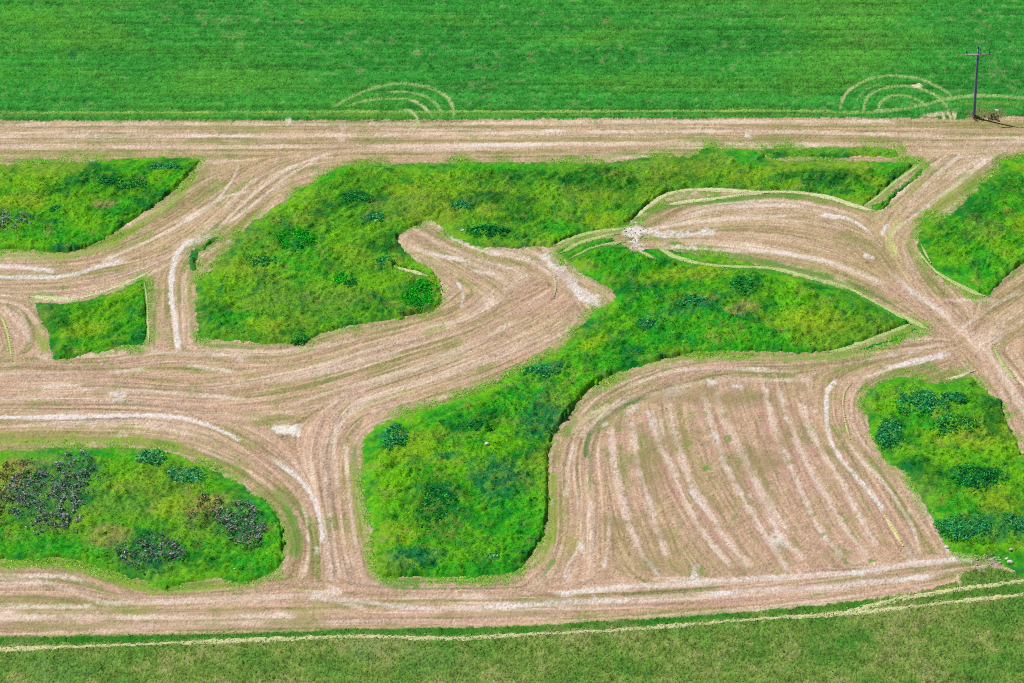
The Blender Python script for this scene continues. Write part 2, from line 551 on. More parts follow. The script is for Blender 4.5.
many([[(588, 460), (586, 445), (595, 428), (610, 414), (635, 401), (655, 394)]], 5, DKGR, 0.75)
many([[(590, 470), (589, 495)]], 3, GREEN, 0.6)
many([[(-40, 434), (0, 434), (20, 436)], [(0, 345), (-30, 355)]], 6, LIME, 0.5)
many([[(20, 264), (40, 268), (70, 264)], [(100, 245), (150, 222), (190, 192)]], 3, GREEN, 0.7)
many([[(128, 372), (155, 367)], [(105, 368), (120, 366)], [(240, 375), (260, 377)], [(310, 365), (340, 357)],
      [(385, 358), (412, 354)], [(420, 335), (450, 325)], [(150, 345), (163, 330)]], 6, LIME, 0.6)
many([[(0, 418), (60, 415)], [(300, 402), (330, 398)], [(230, 415), (300, 418)], [(20, 404), (60, 402)], [(90, 392), (120, 390)]], 6, OLIVE, 0.7)
many([[(160, 162), (192, 140), (232, 140)], [(180, 141), (228, 141)], [(290, 141), (340, 139)], [(160, 128), (190, 128)],
      [(640, 127), (690, 126)], [(560, 140), (620, 137)], [(530, 150), (570, 152)]], 5, OLIVE, 0.8)
many([[(-60, 127), (400, 127), (1090, 124)], [(-60, 141), (500, 141), (900, 139)], [(-60, 151), (200, 150)]], 4, OLIVE, 0.7, broken=0.5)
many([[(-40, 600), (60, 598), (130, 606)], [(100, 610), (160, 611), (230, 610)], [(300, 606), (420, 606)], [(500, 600), (600, 603)],
      [(-40, 626), (150, 626), (330, 622)], [(870, 580), (920, 578)], [(410, 617), (560, 612)]], 6, OLIVE, 0.7, broken=0.5)
many([[(40, 585), (60, 584)], [(120, 612), (138, 611)], [(690, 590), (720, 586)]], 5, GREEN, 0.7)

many([[(-40, 158), (60, 157), (150, 151)], [(300, 182), (250, 215), (215, 255)], [(150, 300), (166, 340)], [(345, 430), (352, 520), (368, 580)],
      [(-40, 440), (120, 437), (220, 458), (285, 510)], [(575, 560), (560, 500), (572, 430)], [(690, 352), (820, 356)], [(868, 400), (890, 462), (925, 520)],
      [(520, 382), (420, 418)], [(-40, 605), (200, 612), (400, 612)]], 16, cg(158, 160, 84), 0.6, rag=0.9, broken=0.6)

# pale ruts and swaths of bleached straw on the mown ground
many([[(-60, 136.5), (120, 136), (350, 135), (600, 132), (800, 132), (960, 137), (1090, 140)], [(-60, 147), (200, 147), (420, 146), (620, 144), (860, 145)],
      [(-60, 125), (200, 124), (400, 124), (600, 122), (900, 121)]], 4.5, cg(232, 210, 188), 0.95, broken=0.35)
many([[(450, 145.5), (560, 144)], [(540, 131), (570, 130)], [(180, 136), (256, 136)]], 3, WHITE, 0.8)
many([[(335, 152), (290, 168), (262, 186), (240, 206), (215, 232), (196, 244)],
      [(256, 190), (228, 196), (210, 205), (180, 222)], [(240, 162), (232, 180), (212, 205), (185, 222), (150, 240), (100, 262)],
      [(320, 158), (285, 178), (256, 202), (225, 226)]], 3.5, PALE, 0.9)
many([[(196, 240), (184, 246), (176, 256), (172, 270), (171, 285), (172, 300), (175, 320), (179, 352)]], 6, WHITE, 0.95, broken=0.15)
many([[(215, 234), (196, 241), (183, 246)]], 8, WHITE, 0.7)
many([[(190, 258), (185, 280), (186, 310)]], 3, PALE, 0.6)
many([[(-60, 264), (20, 267), (60, 272)], [(-60, 276), (30, 277), (70, 275), (105, 265), (128, 261)]], 4.5, WHITE, 0.9, broken=0.2)
many([[(98, 266), (112, 262), (128, 260)]], 7, WHITE, 0.6)
many([[(10, 300), (24, 318), (30, 345)], [(0, 302), (30, 340)]], 3, PALE, 0.6)
many([[(35, 355), (56, 362)], [(0, 366), (22, 363)], [(50, 375), (80, 370)], [(100, 374), (150, 368)], [(30, 388), (85, 384)]], 4, PALE, 0.75)
many([[(145, 352), (256, 356)], [(180, 364), (240, 372)], [(108, 393), (145, 391), (200, 395), (256, 400)]], 4, PALE, 0.75)
many([[(105, 393), (128, 396)], [(108, 400), (126, 400)]], 5, WHITE, 0.7)
many([[(-40, 418), (16, 418), (80, 417), (150, 415), (190, 420), (215, 428), (243, 441)]], 4, WHITE, 1.0, broken=0.1)
many([[(272, 460), (292, 473), (306, 487), (314, 500), (320, 520), (323, 545)]], 4, WHITE, 1.0, broken=0.1)
many([[(262, 452), (285, 466)], [(298, 500), (306, 515), (308, 545)]], 3.5, PALE, 0.8)
many([[(256, 355), (330, 345), (370, 335)], [(256, 386), (330, 372), (400, 352)], [(280, 410), (330, 392), (400, 372), (470, 345), (520, 318)],
      [(340, 405), (380, 395), (440, 378), (500, 357), (545, 332)]], 4, cg(226, 206, 184), 0.7)
many([[(352, 420), (362, 408), (395, 395), (425, 390)], [(415, 315), (440, 305), (450, 297)]], 4, STRAW, 0.7)
many([[(338, 420), (334, 450), (338, 490)], [(345, 440), (350, 500), (356, 550)]], 4, PALE, 0.7)
many([[(405, 243), (420, 250), (450, 258), (475, 262)], [(440, 232), (480, 250), (505, 255)], [(410, 233), (400, 240), (404, 244)]], 4, WHITE, 0.8)
many([[(455, 278), (463, 295), (460, 312)], [(480, 310), (495, 300)], [(468, 270), (500, 275)]], 4, WHITE, 0.7)
many([[(540, 250), (552, 263), (566, 274), (578, 290), (595, 300), (603, 307)]], 9, WHITE, 0.85, rag=0.6)
many([[(570, 284), (582, 298), (600, 303)]], 8, WHITE, 0.8, rag=0.6)
many([[(596, 300), (612, 294)]], 3, STRAW, 0.8)
many([[(626, 224), (640, 230), (665, 234), (700, 233), (720, 229)]], 7, WHITE, 0.95, rag=0.6, broken=0.2)
many([[(624, 225), (634, 232), (642, 236)]], 15, WHITE, 1.0, rag=0.9, broken=0.1)
many([[(628, 242), (640, 247), (642, 254)]], 9, WHITE, 0.95, rag=1.0, broken=0.2)
many([[(650, 230), (700, 212), (760, 206), (810, 206)], [(640, 232), (690, 222), (750, 217), (800, 215)]], 4, PALE, 0.75)
many([[(815, 214), (845, 218), (860, 225), (874, 236)]], 4, WHITE, 1.0, broken=0.1)
many([[(705, 206), (770, 200), (820, 205)], [(768, 221), (810, 222), (850, 230)]], 3, PALE, 0.6)
many([[(650, 245), (720, 250), (768, 251), (800, 256), (830, 263), (860, 274), (885, 285)]], 4.5, PALE, 0.85)
many([[(745, 250), (768, 252)], [(768, 252), (820, 259), (850, 270)]], 4, WHITE, 0.7)
many([[(880, 238), (884, 230), (890, 222)], [(862, 254), (876, 259)]], 5, WHITE, 0.9)
many([[(965, 152), (940, 172), (920, 192), (905, 210)], [(990, 155), (965, 178), (935, 200), (905, 222), (885, 240)]], 4, PALE, 0.65)
many([[(905, 218), (893, 228), (889, 240), (893, 252), (898, 260)]], 8, STRAW, 0.9, broken=0.2)
many([[(893, 240), (897, 258)]], 5, cg(215, 215, 140), 0.8)
many([[(900, 285), (920, 297), (940, 310), (955, 322)]], 7, WHITE, 0.8, rag=0.7)
many([[(888, 268), (910, 290), (940, 312), (960, 330)], [(940, 300), (968, 300), (1000, 300)], [(1024, 290), (985, 310), (950, 340)]], 4, PALE, 0.7)
many([[(880, 370), (905, 364), (935, 357), (953, 352)]], 6, WHITE, 0.95, broken=0.15)
many([[(850, 382), (880, 372), (910, 362)], [(860, 360), (920, 348), (950, 343)]], 4, PALE, 0.75)
many([[(998, 352), (1004, 370), (1020, 385)], [(985, 345), (1005, 380), (1030, 420)]], 5, PALE, 0.6)
many([[(840, 378), (829, 388), (826, 405), (828, 430), (835, 450), (850, 470), (870, 492), (884, 512)]], 4.5, WHITE, 0.95, broken=0.15)
many([[(846, 440), (862, 460), (885, 485), (900, 508), (914, 530), (920, 556)]], 4, PALE, 0.85)
many([[(907, 545), (912, 556)], [(905, 560), (920, 562)]], 6, WHITE, 0.8)
# the mower's rows inside the rounded plot
rowsP = [
    [(610, 425), (614, 460), (620, 490), (630, 525), (645, 560), (660, 575)],
    [(632, 415), (636, 455), (645, 490), (655, 520), (668, 560)],
    [(652, 408), (658, 440), (672, 470), (690, 510), (712, 545), (735, 570)],
    [(668, 400), (676, 440), (690, 480), (705, 505), (730, 545), (752, 570)],
    [(702, 388), (708, 412), (716, 440), (730, 475), (750, 510), (775, 550), (790, 572)],
    [(717, 386), (725, 420), (742, 455), (762, 500), (785, 540), (808, 562)],
    [(764, 382), (772, 420), (785, 455), (800, 490), (820, 530), (845, 560)],
    [(778, 385), (788, 420), (805, 460), (825, 495), (850, 535), (870, 560)],
    [(738, 440), (752, 470), (768, 500), (790, 535)],
    [(800, 400), (815, 440), (840, 480), (862, 520), (880, 550)]]
many(rowsP, 6, cg(230, 208, 192), 1.0, broken=0.2, rag=0.6, soft=0.7)
many([[(x + 9, y) for x, y in r] for r in rowsP], 7, cg(146, 142, 88), 0.65, broken=0.8, rag=0.8)
many([[(x - 8, y) for x, y in r] for r in rowsP[2:]], 5, cg(190, 140, 132), 0.6, broken=0.6)
many([[(646, 408), (650, 420), (652, 432)], [(660, 415), (664, 440)], [(714, 430), (720, 445)]], 4, WHITE, 0.8)
many([[(688, 486), (697, 500), (710, 516)], [(648, 560), (656, 572), (663, 579)], [(766, 510), (778, 530)], [(776, 538), (790, 548)]], 4.5, WHITE, 0.95)
many([[(772, 545), (784, 535)], [(562, 576), (572, 578)], [(602, 560), (606, 568)], [(578, 548), (584, 545)], [(690, 573), (700, 575)]], 9, WHITE, 0.85, rag=0.9)
many([[(560, 578), (580, 545), (590, 520)], [(590, 495), (590, 510), (586, 525)], [(605, 570), (608, 540), (610, 510)]], 3.5, PALE, 0.75)
many([[(575, 440), (568, 470), (566, 500)], [(612, 410), (590, 425), (578, 440)], [(640, 395), (610, 408)]], 5, PALE, 0.7)
many([[(613, 402), (590, 416), (578, 428), (573, 440)]], 6, cg(214, 202, 160), 0.9, rag=0.6)
many([[(622, 415), (632, 409), (642, 405)], [(660, 399), (675, 392), (692, 391)], [(705, 382), (720, 382)], [(730, 386), (745, 386)]], 6, WHITE, 0.85, rag=0.6)
many([[(640, 398), (680, 386), (720, 380), (780, 380), (820, 380)], [(620, 390), (670, 372), (720, 368), (800, 372)]], 4, PALE, 0.7)
many([[(745, 389), (760, 389)]], 3, STRAW, 0.9)
many([[(-40, 588), (40, 583), (70, 590), (100, 602), (130, 603), (200, 600), (300, 596)], [(-40, 578), (60, 576), (90, 585)],
      [(-40, 607), (100, 606)], [(-40, 618), (200, 617), (300, 615)]], 4.5, PALE, 0.8, broken=0.4)
many([[(300, 596), (350, 600), (420, 608), (500, 606), (600, 601), (680, 597), (760, 590), (820, 588), (880, 581), (940, 576)],
      [(550, 595), (620, 587), (690, 583), (760, 578), (850, 573), (900, 566), (950, 560), (978, 560)]], 4.5, WHITE, 0.9, broken=0.35)
many([[(320, 585), (340, 592), (300, 592)], [(330, 600), (370, 610)], [(400, 596), (500, 596)]], 4, PALE, 0.7)
many([[(740, 605), (790, 590), (820, 582)], [(690, 605), (760, 600)]], 4, PINK, 0.6)
many([[(268, 429), (286, 429), (304, 430)]], 9, cg(240, 236, 226), 1.0, rag=0.3, broken=0.0, soft=0.25)
many([[(336, 139), (346, 139)], [(285, 122), (292, 120)], [(340, 120), (345, 130)]], 7, cg(222, 214, 200), 0.8)
many([[(945, 551), (950, 545)], [(948, 546), (949, 553)]], 5, WHITE, 0.9)
many([[(977, 560), (990, 556), (998, 552)], [(975, 571), (985, 566), (1000, 564)], [(955, 556), (975, 558)]], 6, cg(206, 200, 186), 0.9, rag=0.6)
many([[(993, 553), (999, 556)], [(990, 560), (1000, 562)]], 8, cg(178, 172, 160), 0.8, rag=0.9)
many([[(955, 572), (959, 580), (958, 588)]], 3, cg(220, 196, 160), 0.9)
many([[(946, 544), (955, 552), (972, 553)]], 6, LIME, 0.6)

rp_ = np.random.default_rng(91)
gw = sstep(-0.1, 1.0, fbm(PX, PY, 5, 921, 4)) * 0.65 * pm_
C[:] = mixin(C, cg(150, 138, 92), np.where(mown_m, gw, 0))
for q in range(150):
    u_, v_ = rp_.random(2)
    x_, y_ = 600 + 290 * u_, 395 + 170 * v_
    if x_ < 615 + 0.1 * (y_ - 395) or x_ > 820 + 0.5 * (y_ - 395):
        continue
    L_ = 2 + 6 * rp_.random()
    stain([(x_, y_), (x_ + L_ * 0.35, y_ + L_)], 3 + 4 * rp_.random() ** 2, GREEN if rp_.random() < 0.6 else OLIVE, 0.35 + 0.4 * rp_.random(), seed=q + 600, rag=1.0)
for q in range(260):
    x_, y_ = 1100 * rp_.random() - 30, 120 + 520 * rp_.random()
    L_ = 4 + 16 * rp_.random()
    g0 = G([(x_, y_)])[0]
    dv = samp_dir(np.array([g0[0]]), np.array([g0[1]]))
    px2 = (x_ + dv[0][0] * L_, y_ - dv[1][0] * L_ * 0.545)
    colr = [GREEN, OLIVE, OLIVE, WHITE, PALE, BROWN][int(rp_.integers(0, 6))]
    stain([(x_, y_), px2], 2.5 + 3 * rp_.random(), colr, 0.35 + 0.35 * rp_.random(), seed=q + 800, rag=0.9, only=mown_m.astype(np.float32))

# tracks pressed into the crop by turning machines
TR = cv(150, 180, 108)
many([[(-60, 113.5), (256, 112.5), (512, 112), (768, 111), (845, 113), (880, 113)]], 3, cv(158, 186, 92), 0.8, broken=0.3)
many([[(-60, 116), (400, 115.5), (850, 115)]], 3, cv(120, 150, 60), 0.5, broken=0.4)


def arc(cx, cy, rx, ry, a0, a1, n=16, rot=0):
    o = []
    for i in range(n + 1):
        a = R(a0 + (a1 - a0) * i / n)
        o.append((cx + rx * math.cos(a), cy - ry * math.sin(a)))
    return o


many([[(330, 110), (352, 97), (375, 88), (402, 84), (425, 87), (440, 93), (450, 102), (454, 112), (452, 122)]], 3.4, TR, 0.85, soft=0.9, broken=0.15)
many([[(440, 92), (449, 100), (453, 110)]], 4, cv(180, 192, 130), 0.6, broken=0.1)
many([[(346, 107), (365, 101), (388, 99), (408, 100), (420, 105), (430, 113), (432, 121)],
      [(392, 110), (406, 110), (415, 115), (418, 122), (415, 128), (407, 132)], [(380, 93), (402, 92), (420, 95), (432, 101), (440, 110), (441, 118)]], 3.2, TR, 0.85, soft=0.9, broken=0.15)
many([[(406, 110), (415, 116), (418, 124)], [(408, 100), (420, 104), (430, 114)]], 3, cv(190, 196, 146), 0.7, broken=0.1)
many([[(840, 112), (843, 98), (855, 86), (875, 78), (895, 76.5), (918, 79), (940, 88), (955, 99)],
      [(864, 114), (865, 102), (875, 92), (892, 87), (912, 87), (930, 93), (941, 101), (950, 112)],
      [(884, 114), (879, 107), (883, 101), (893, 96), (908, 97), (922, 103), (932, 112)]], 3.4, TR, 0.9, broken=0.1)
many([[(856, 108), (858, 98), (870, 88), (885, 83)]], 2.6, TR, 0.55, broken=0.4)
many([[(884, 114), (879, 107), (882, 102)], [(841, 106), (846, 94), (858, 85)]], 3, cv(190, 180, 140), 0.8)
many([[(910, 86.5), (919, 86), (922, 88)]], 5, cv(222, 212, 170), 0.95, broken=0.0)
many([[(868, 112), (900, 110), (925, 105), (950, 99), (980, 96), (1020, 98), (1060, 98)]], 4, TR, 0.85, broken=0.2)
many([[(950, 105), (985, 103), (1030, 106)]], 5, cv(130, 160, 60), 0.6)
many([[(915, 118), (930, 115.5), (950, 112), (962, 109)], [(925, 117), (948, 114)]], 5, cg(222, 208, 170), 0.9)
many([[(946, 110), (952, 120)], [(954, 112), (955, 121)], [(941, 114), (945, 120)]], 4, cg(226, 214, 170), 0.9, broken=0.0)
many([[(940, 115), (942, 120)], [(947, 115), (949, 120)]], 3, DKGR, 0.7)
many([[(960, 113), (985, 112), (1010, 114)], [(965, 118), (1005, 117)]], 9, cg(150, 122, 92), 0.75, rag=0.7)
many([[(190, 14), (215, 20), (240, 22)], [(235, 45), (245, 46)], [(215, 36), (250, 34)]], 7, cv(120, 170, 90), 0.55, rag=0.8)
many([[(-40, 18), (30, 16), (60, 40), (65, 60), (30, 75), (-40, 76)]], 20, cv(85, 165, 35), 0.45, rag=0.9)
many([[(68, 46), (74, 56), (72, 62)], [(82, 100), (86, 104)], [(430, 50), (438, 52)]], 5, cv(20, 90, 55), 0.8, rag=0.9)
many([[(640, 15), (760, 12), (900, 14)], [(840, 36), (900, 42), (960, 46)], [(100, 8), (200, 4)]], 14, cv(96, 140, 72), 0.4, rag=1.0, broken=0.6)
many([[(850, 40), (880, 43)], [(600, 20), (615, 22)], [(595, 42), (605, 44)]], 6, cv(150, 140, 90), 0.5, rag=1.0, broken=0.6)

# lush strip under the long swath, near side
many([[(-60, 641), (100, 639), (300, 634), (400, 632), (500, 631), (560, 629)], [(555, 626), (640, 622), (740, 613)], [(830, 607), (880, 604)]], 8, cv(36, 120, 24), 0.85, broken=0.2)
many([[(760, 613), (850, 606), (900, 602), (960, 596), (1040, 588)]], 6, cv(60, 125, 25), 0.7, broken=0.4)
many([[(-60, 637), (160, 634), (330, 630)], [(340, 627.5), (480, 626), (545, 623), (700, 614), (760, 609)]], 3, cg(206, 186, 140), 0.8)
many([[(690, 640), (760, 655), (860, 640)], [(800, 650), (880, 632)]], 26, cv(22, 118, 24), 0.5, rag=0.9, broken=0.5)
many([[(690, 660), (720, 675)], [(1000, 625), (1060, 640)]], 24, cv(110, 130, 60), 0.4, rag=0.9, broken=0.5)
many([[(340, 646), (420, 660), (480, 670)], [(0, 675), (100, 672)]], 20, cv(105, 145, 75), 0.5, rag=0.9, broken=0.5)
many([[(960, 600), (1005, 602)], [(905, 625), (1000, 612)]], 8, cv(130, 110, 80), 0.4, rag=0.9, broken=0.6)

# ------------------------------------------------------------------ materials


def material(name, kind):
    m = bpy.data.materials.new(name)
    m.use_nodes = True
    n = m.node_tree.nodes
    l = m.node_tree.links
    b = n['Principled BSDF']
    b.inputs['Roughness'].default_value = 0.9
    b.inputs['Specular IOR Level'].default_value = 0.08
    at = n.new('ShaderNodeAttribute')
    at.attribute_name = 'Col'
    tc = n.new('ShaderNodeTexCoord')
    nz = n.new('ShaderNodeTexNoise')
    nz.inputs['Scale'].default_value = 5.0 if kind == 'soil' else 3.0
    nz.inputs['Detail'].default_value = 4.0
    l.new(tc.outputs['Object'], nz.inputs['Vector'])
    mr = n.new('ShaderNodeMapRange')
    mr.inputs['From Min'].default_value = 0.3
    mr.inputs['From Max'].default_value = 0.7
    mr.inputs['To Min'].default_value = 0.8
    mr.inputs['To Max'].default_value = 1.2
    l.new(nz.outputs['Fac'], mr.inputs['Value'])
    mx = n.new('ShaderNodeMix')
    mx.data_type = 'RGBA'
    mx.blend_type = 'MULTIPLY'
    mx.inputs['Factor'].default_value = 1.0
    l.new(at.outputs['Color'], mx.inputs['A'])
    l.new(mr.outputs['Result'], mx.inputs['B'])
    l.new(mx.outputs['Result'], b.inputs['Base Color'])
    if kind == 'leaf':
        tr = n.new('ShaderNodeBsdfTranslucent')
        l.new(mx.outputs['Result'], tr.inputs['Color'])
        ms = n.new('ShaderNodeMixShader')
        ms.inputs['Fac'].default_value = 0.48
        l.new(b.outputs[0], ms.inputs[1])
        l.new(tr.outputs[0], ms.inputs[2])
        l.new(ms.outputs[0], n['Material Output'].inputs['Surface'])
    return m


M_SOIL = material('stubble_soil', 'soil')
M_FIELD = material('short_green_crop', 'soil')
M_LEAF = material('leaves', 'leaf')
M_STRAW = material('cut_straw', 'soil')
M_STONE = material('pale_stone', 'soil')


def tag(o, label=None, cat=None, group=None, kind=None):
    if label:
        o['label'] = label
    if cat:
        o['category'] = cat
    if group:
        o['group'] = group
    if kind:
        o['kind'] = kind
    return o


def mesh(name, V, faces, col, mat, parent=None, loc=None):
    """faces: list of integer arrays (n,3) or (n,4)"""
    me = bpy.data.meshes.new(name)
    V = np.asarray(V, np.float32)
    if loc is not None:
        V = V - np.asarray(loc, np.float32)
    me.vertices.add(len(V))
    me.vertices.foreach_set('co', V.ravel())
    nl = sum(f.size for f in faces)
    npoly = sum(len(f) for f in faces)
    me.loops.add(nl)
    me.polygons.add(npoly)
    me.loops.foreach_set('vertex_index', np.concatenate([f.ravel() for f in faces]).astype(np.int32))
    cnt = np.concatenate([np.full(len(f), f.shape[1]) for f in faces])
    st = np.concatenate([[0], np.cumsum(cnt)[:-1]]).astype(np.int32)
    me.polygons.foreach_set('loop_start', st)
    me.update(calc_edges=True)
    ca = me.color_attributes.new('Col', 'FLOAT_COLOR', 'POINT')
    c4 = np.ones((len(V), 4), np.float32)
    c4[:, :3] = np.clip(col, 0.002, 0.9)
    ca.data.foreach_set('color', c4.ravel())
    me.materials.append(mat)
    me.validate()
    o = bpy.data.objects.new(name, me)
    if loc is not None:
        o.location = loc
    COL.objects.link(o)
    if parent:
        o.parent = parent
    return o


def lattice_faces(mask_cells):
    """cells (NY-1,NX-1) -> quads on compacted vertices"""
    j, i = np.nonzero(mask_cells)
    a = j * NX + i
    q = np.stack([a, a + 1, a + NX + 1, a + NX], 1)
    used, inv = np.unique(q, return_inverse=True)
    return used, inv.reshape(q.shape)


def blades(x, y, z, L, wd, lean, col, seed=0, tip=1.15):
    """single bent leaf triangles; lean is (n,2) horizontal offset of the tip"""
    r = np.random.default_rng(seed)
    n = len(x)
    a = r.random(n) * math.pi
    ox, oy = np.cos(a) * wd / 2, np.sin(a) * wd / 2
    h = np.sqrt(np.clip(L ** 2 - (lean ** 2).sum(1), (0.25 * L) ** 2, None))
    V = np.empty((n, 3, 3), np.float32)
    V[:, 0] = np.stack([x - ox, y - oy, z], 1)
    V[:, 1] = np.stack([x + ox, y + oy, z], 1)
    V[:, 2] = np.stack([x + lean[:, 0], y + lean[:, 1], z + h], 1)
    cc = np.repeat(col[:, None, :], 3, 1).astype(np.float32)
    cc[:, 2] *= tip
    return V.reshape(-1, 3), np.arange(3 * n).reshape(n, 3), cc.reshape(-1, 3)


def leaves(P, size, col, seed=0, flat=0.0):
    """small quads turned every way"""
    r = np.random.default_rng(seed)
    n = len(P)
    u = r.standard_normal((n, 3)); u[:, 2] *= 0.6
    u /= np.linalg.norm(u, axis=1, keepdims=True)
    w = r.standard_normal((n, 3))
    w -= (w * u).sum(1, keepdims=True) * u
    w /= np.linalg.norm(w, axis=1, keepdims=True)
    s = (size * (0.6 + 0.8 * r.random(n)))[:, None]
    V = np.stack([P - u * s, P + w * s * 0.45, P + u * s, P - w * s * 0.45], 1)
    return V.reshape(-1, 3), np.arange(4 * n).reshape(n, 4), np.repeat(col, 4, 0)


def join(*parts):
    V, Fs, Cs, o = [], {3: [], 4: []}, [], 0
    for v, f, c in parts:
        V.append(v); Cs.append(c)
        for ff in (f if isinstance(f, list) else [f]):
            if len(ff):
                Fs[ff.shape[1]].append(ff + o)
        o += len(v)
    faces = [np.concatenate(Fs[k]) for k in (3, 4) if Fs[k]]
    return np.concatenate(V), faces, np.concatenate(Cs)


# ------------------------------------------------------------------ ground sheets
def sheet_part(vm, z):
    cells = vm[:-1, :-1]
    used, q = lattice_faces(cells)
    V = np.stack([PX.ravel()[used], PY.ravel()[used], z.ravel()[used]], 1)
    return V, q, C.reshape(-1, 3)[used]


def scatter(mask, per_m2, seed):
    r = np.random.default_rng(seed)
    j, i = np.nonzero(mask)
    n = int(len(j) * DX * DY * per_m2)
    kk = r.integers(0, len(j), n)
    x = PX[j[kk], i[kk]] + (r.random(n) - 0.5) * DX
    y = PY[j[kk], i[kk]] + (r.random(n) - 0.5) * DY
    return x, y, j[kk], i[kk], r


def short_cover(mask, per, Lr, seed, spread=0.5, wdt=0.09):
    x, y, j, i, r = scatter(mask, per, seed)
    n = len(x)
    L = Lr[0] + (Lr[1] - Lr[0]) * r.random(n)
    lean = r.standard_normal((n, 2)) * (L * spread)[:, None]
    col = C[j, i] * (0.7 + 0.7 * r.random((n, 1))) * (1 + 0.15 * r.standard_normal((n, 3)))
    return blades(x, y, Z[j, i] - 0.03, L, wdt * (0.6 + 0.8 * r.random(n)), lean, col, seed)


# ------------------------------------------------------------------ tall uncut grass
def blob(Cp, sl, px, col, s=0.8, seed=0, rag=0.7):
    x, y, rx, ry, rot = px
    c0 = G([(x, y)])[0]
    ux = (PX[sl] - c0[0]) * PXM
    uy = -(PY[sl] - c0[1]) * PXM * 0.545
    a = R(rot)
    p = ux * math.cos(a) - uy * math.sin(a)
    q = ux * math.sin(a) + uy * math.cos(a)
    d = np.sqrt((p / rx) ** 2 + (q / ry) ** 2) + rag * 0.62 * fbm(PX[sl], PY[sl], 2.4, 700 + seed, 4, 0.75)
    w = (1 - sstep(0.45, 1.25, d)) * s
    return mixin(Cp, col, w), w


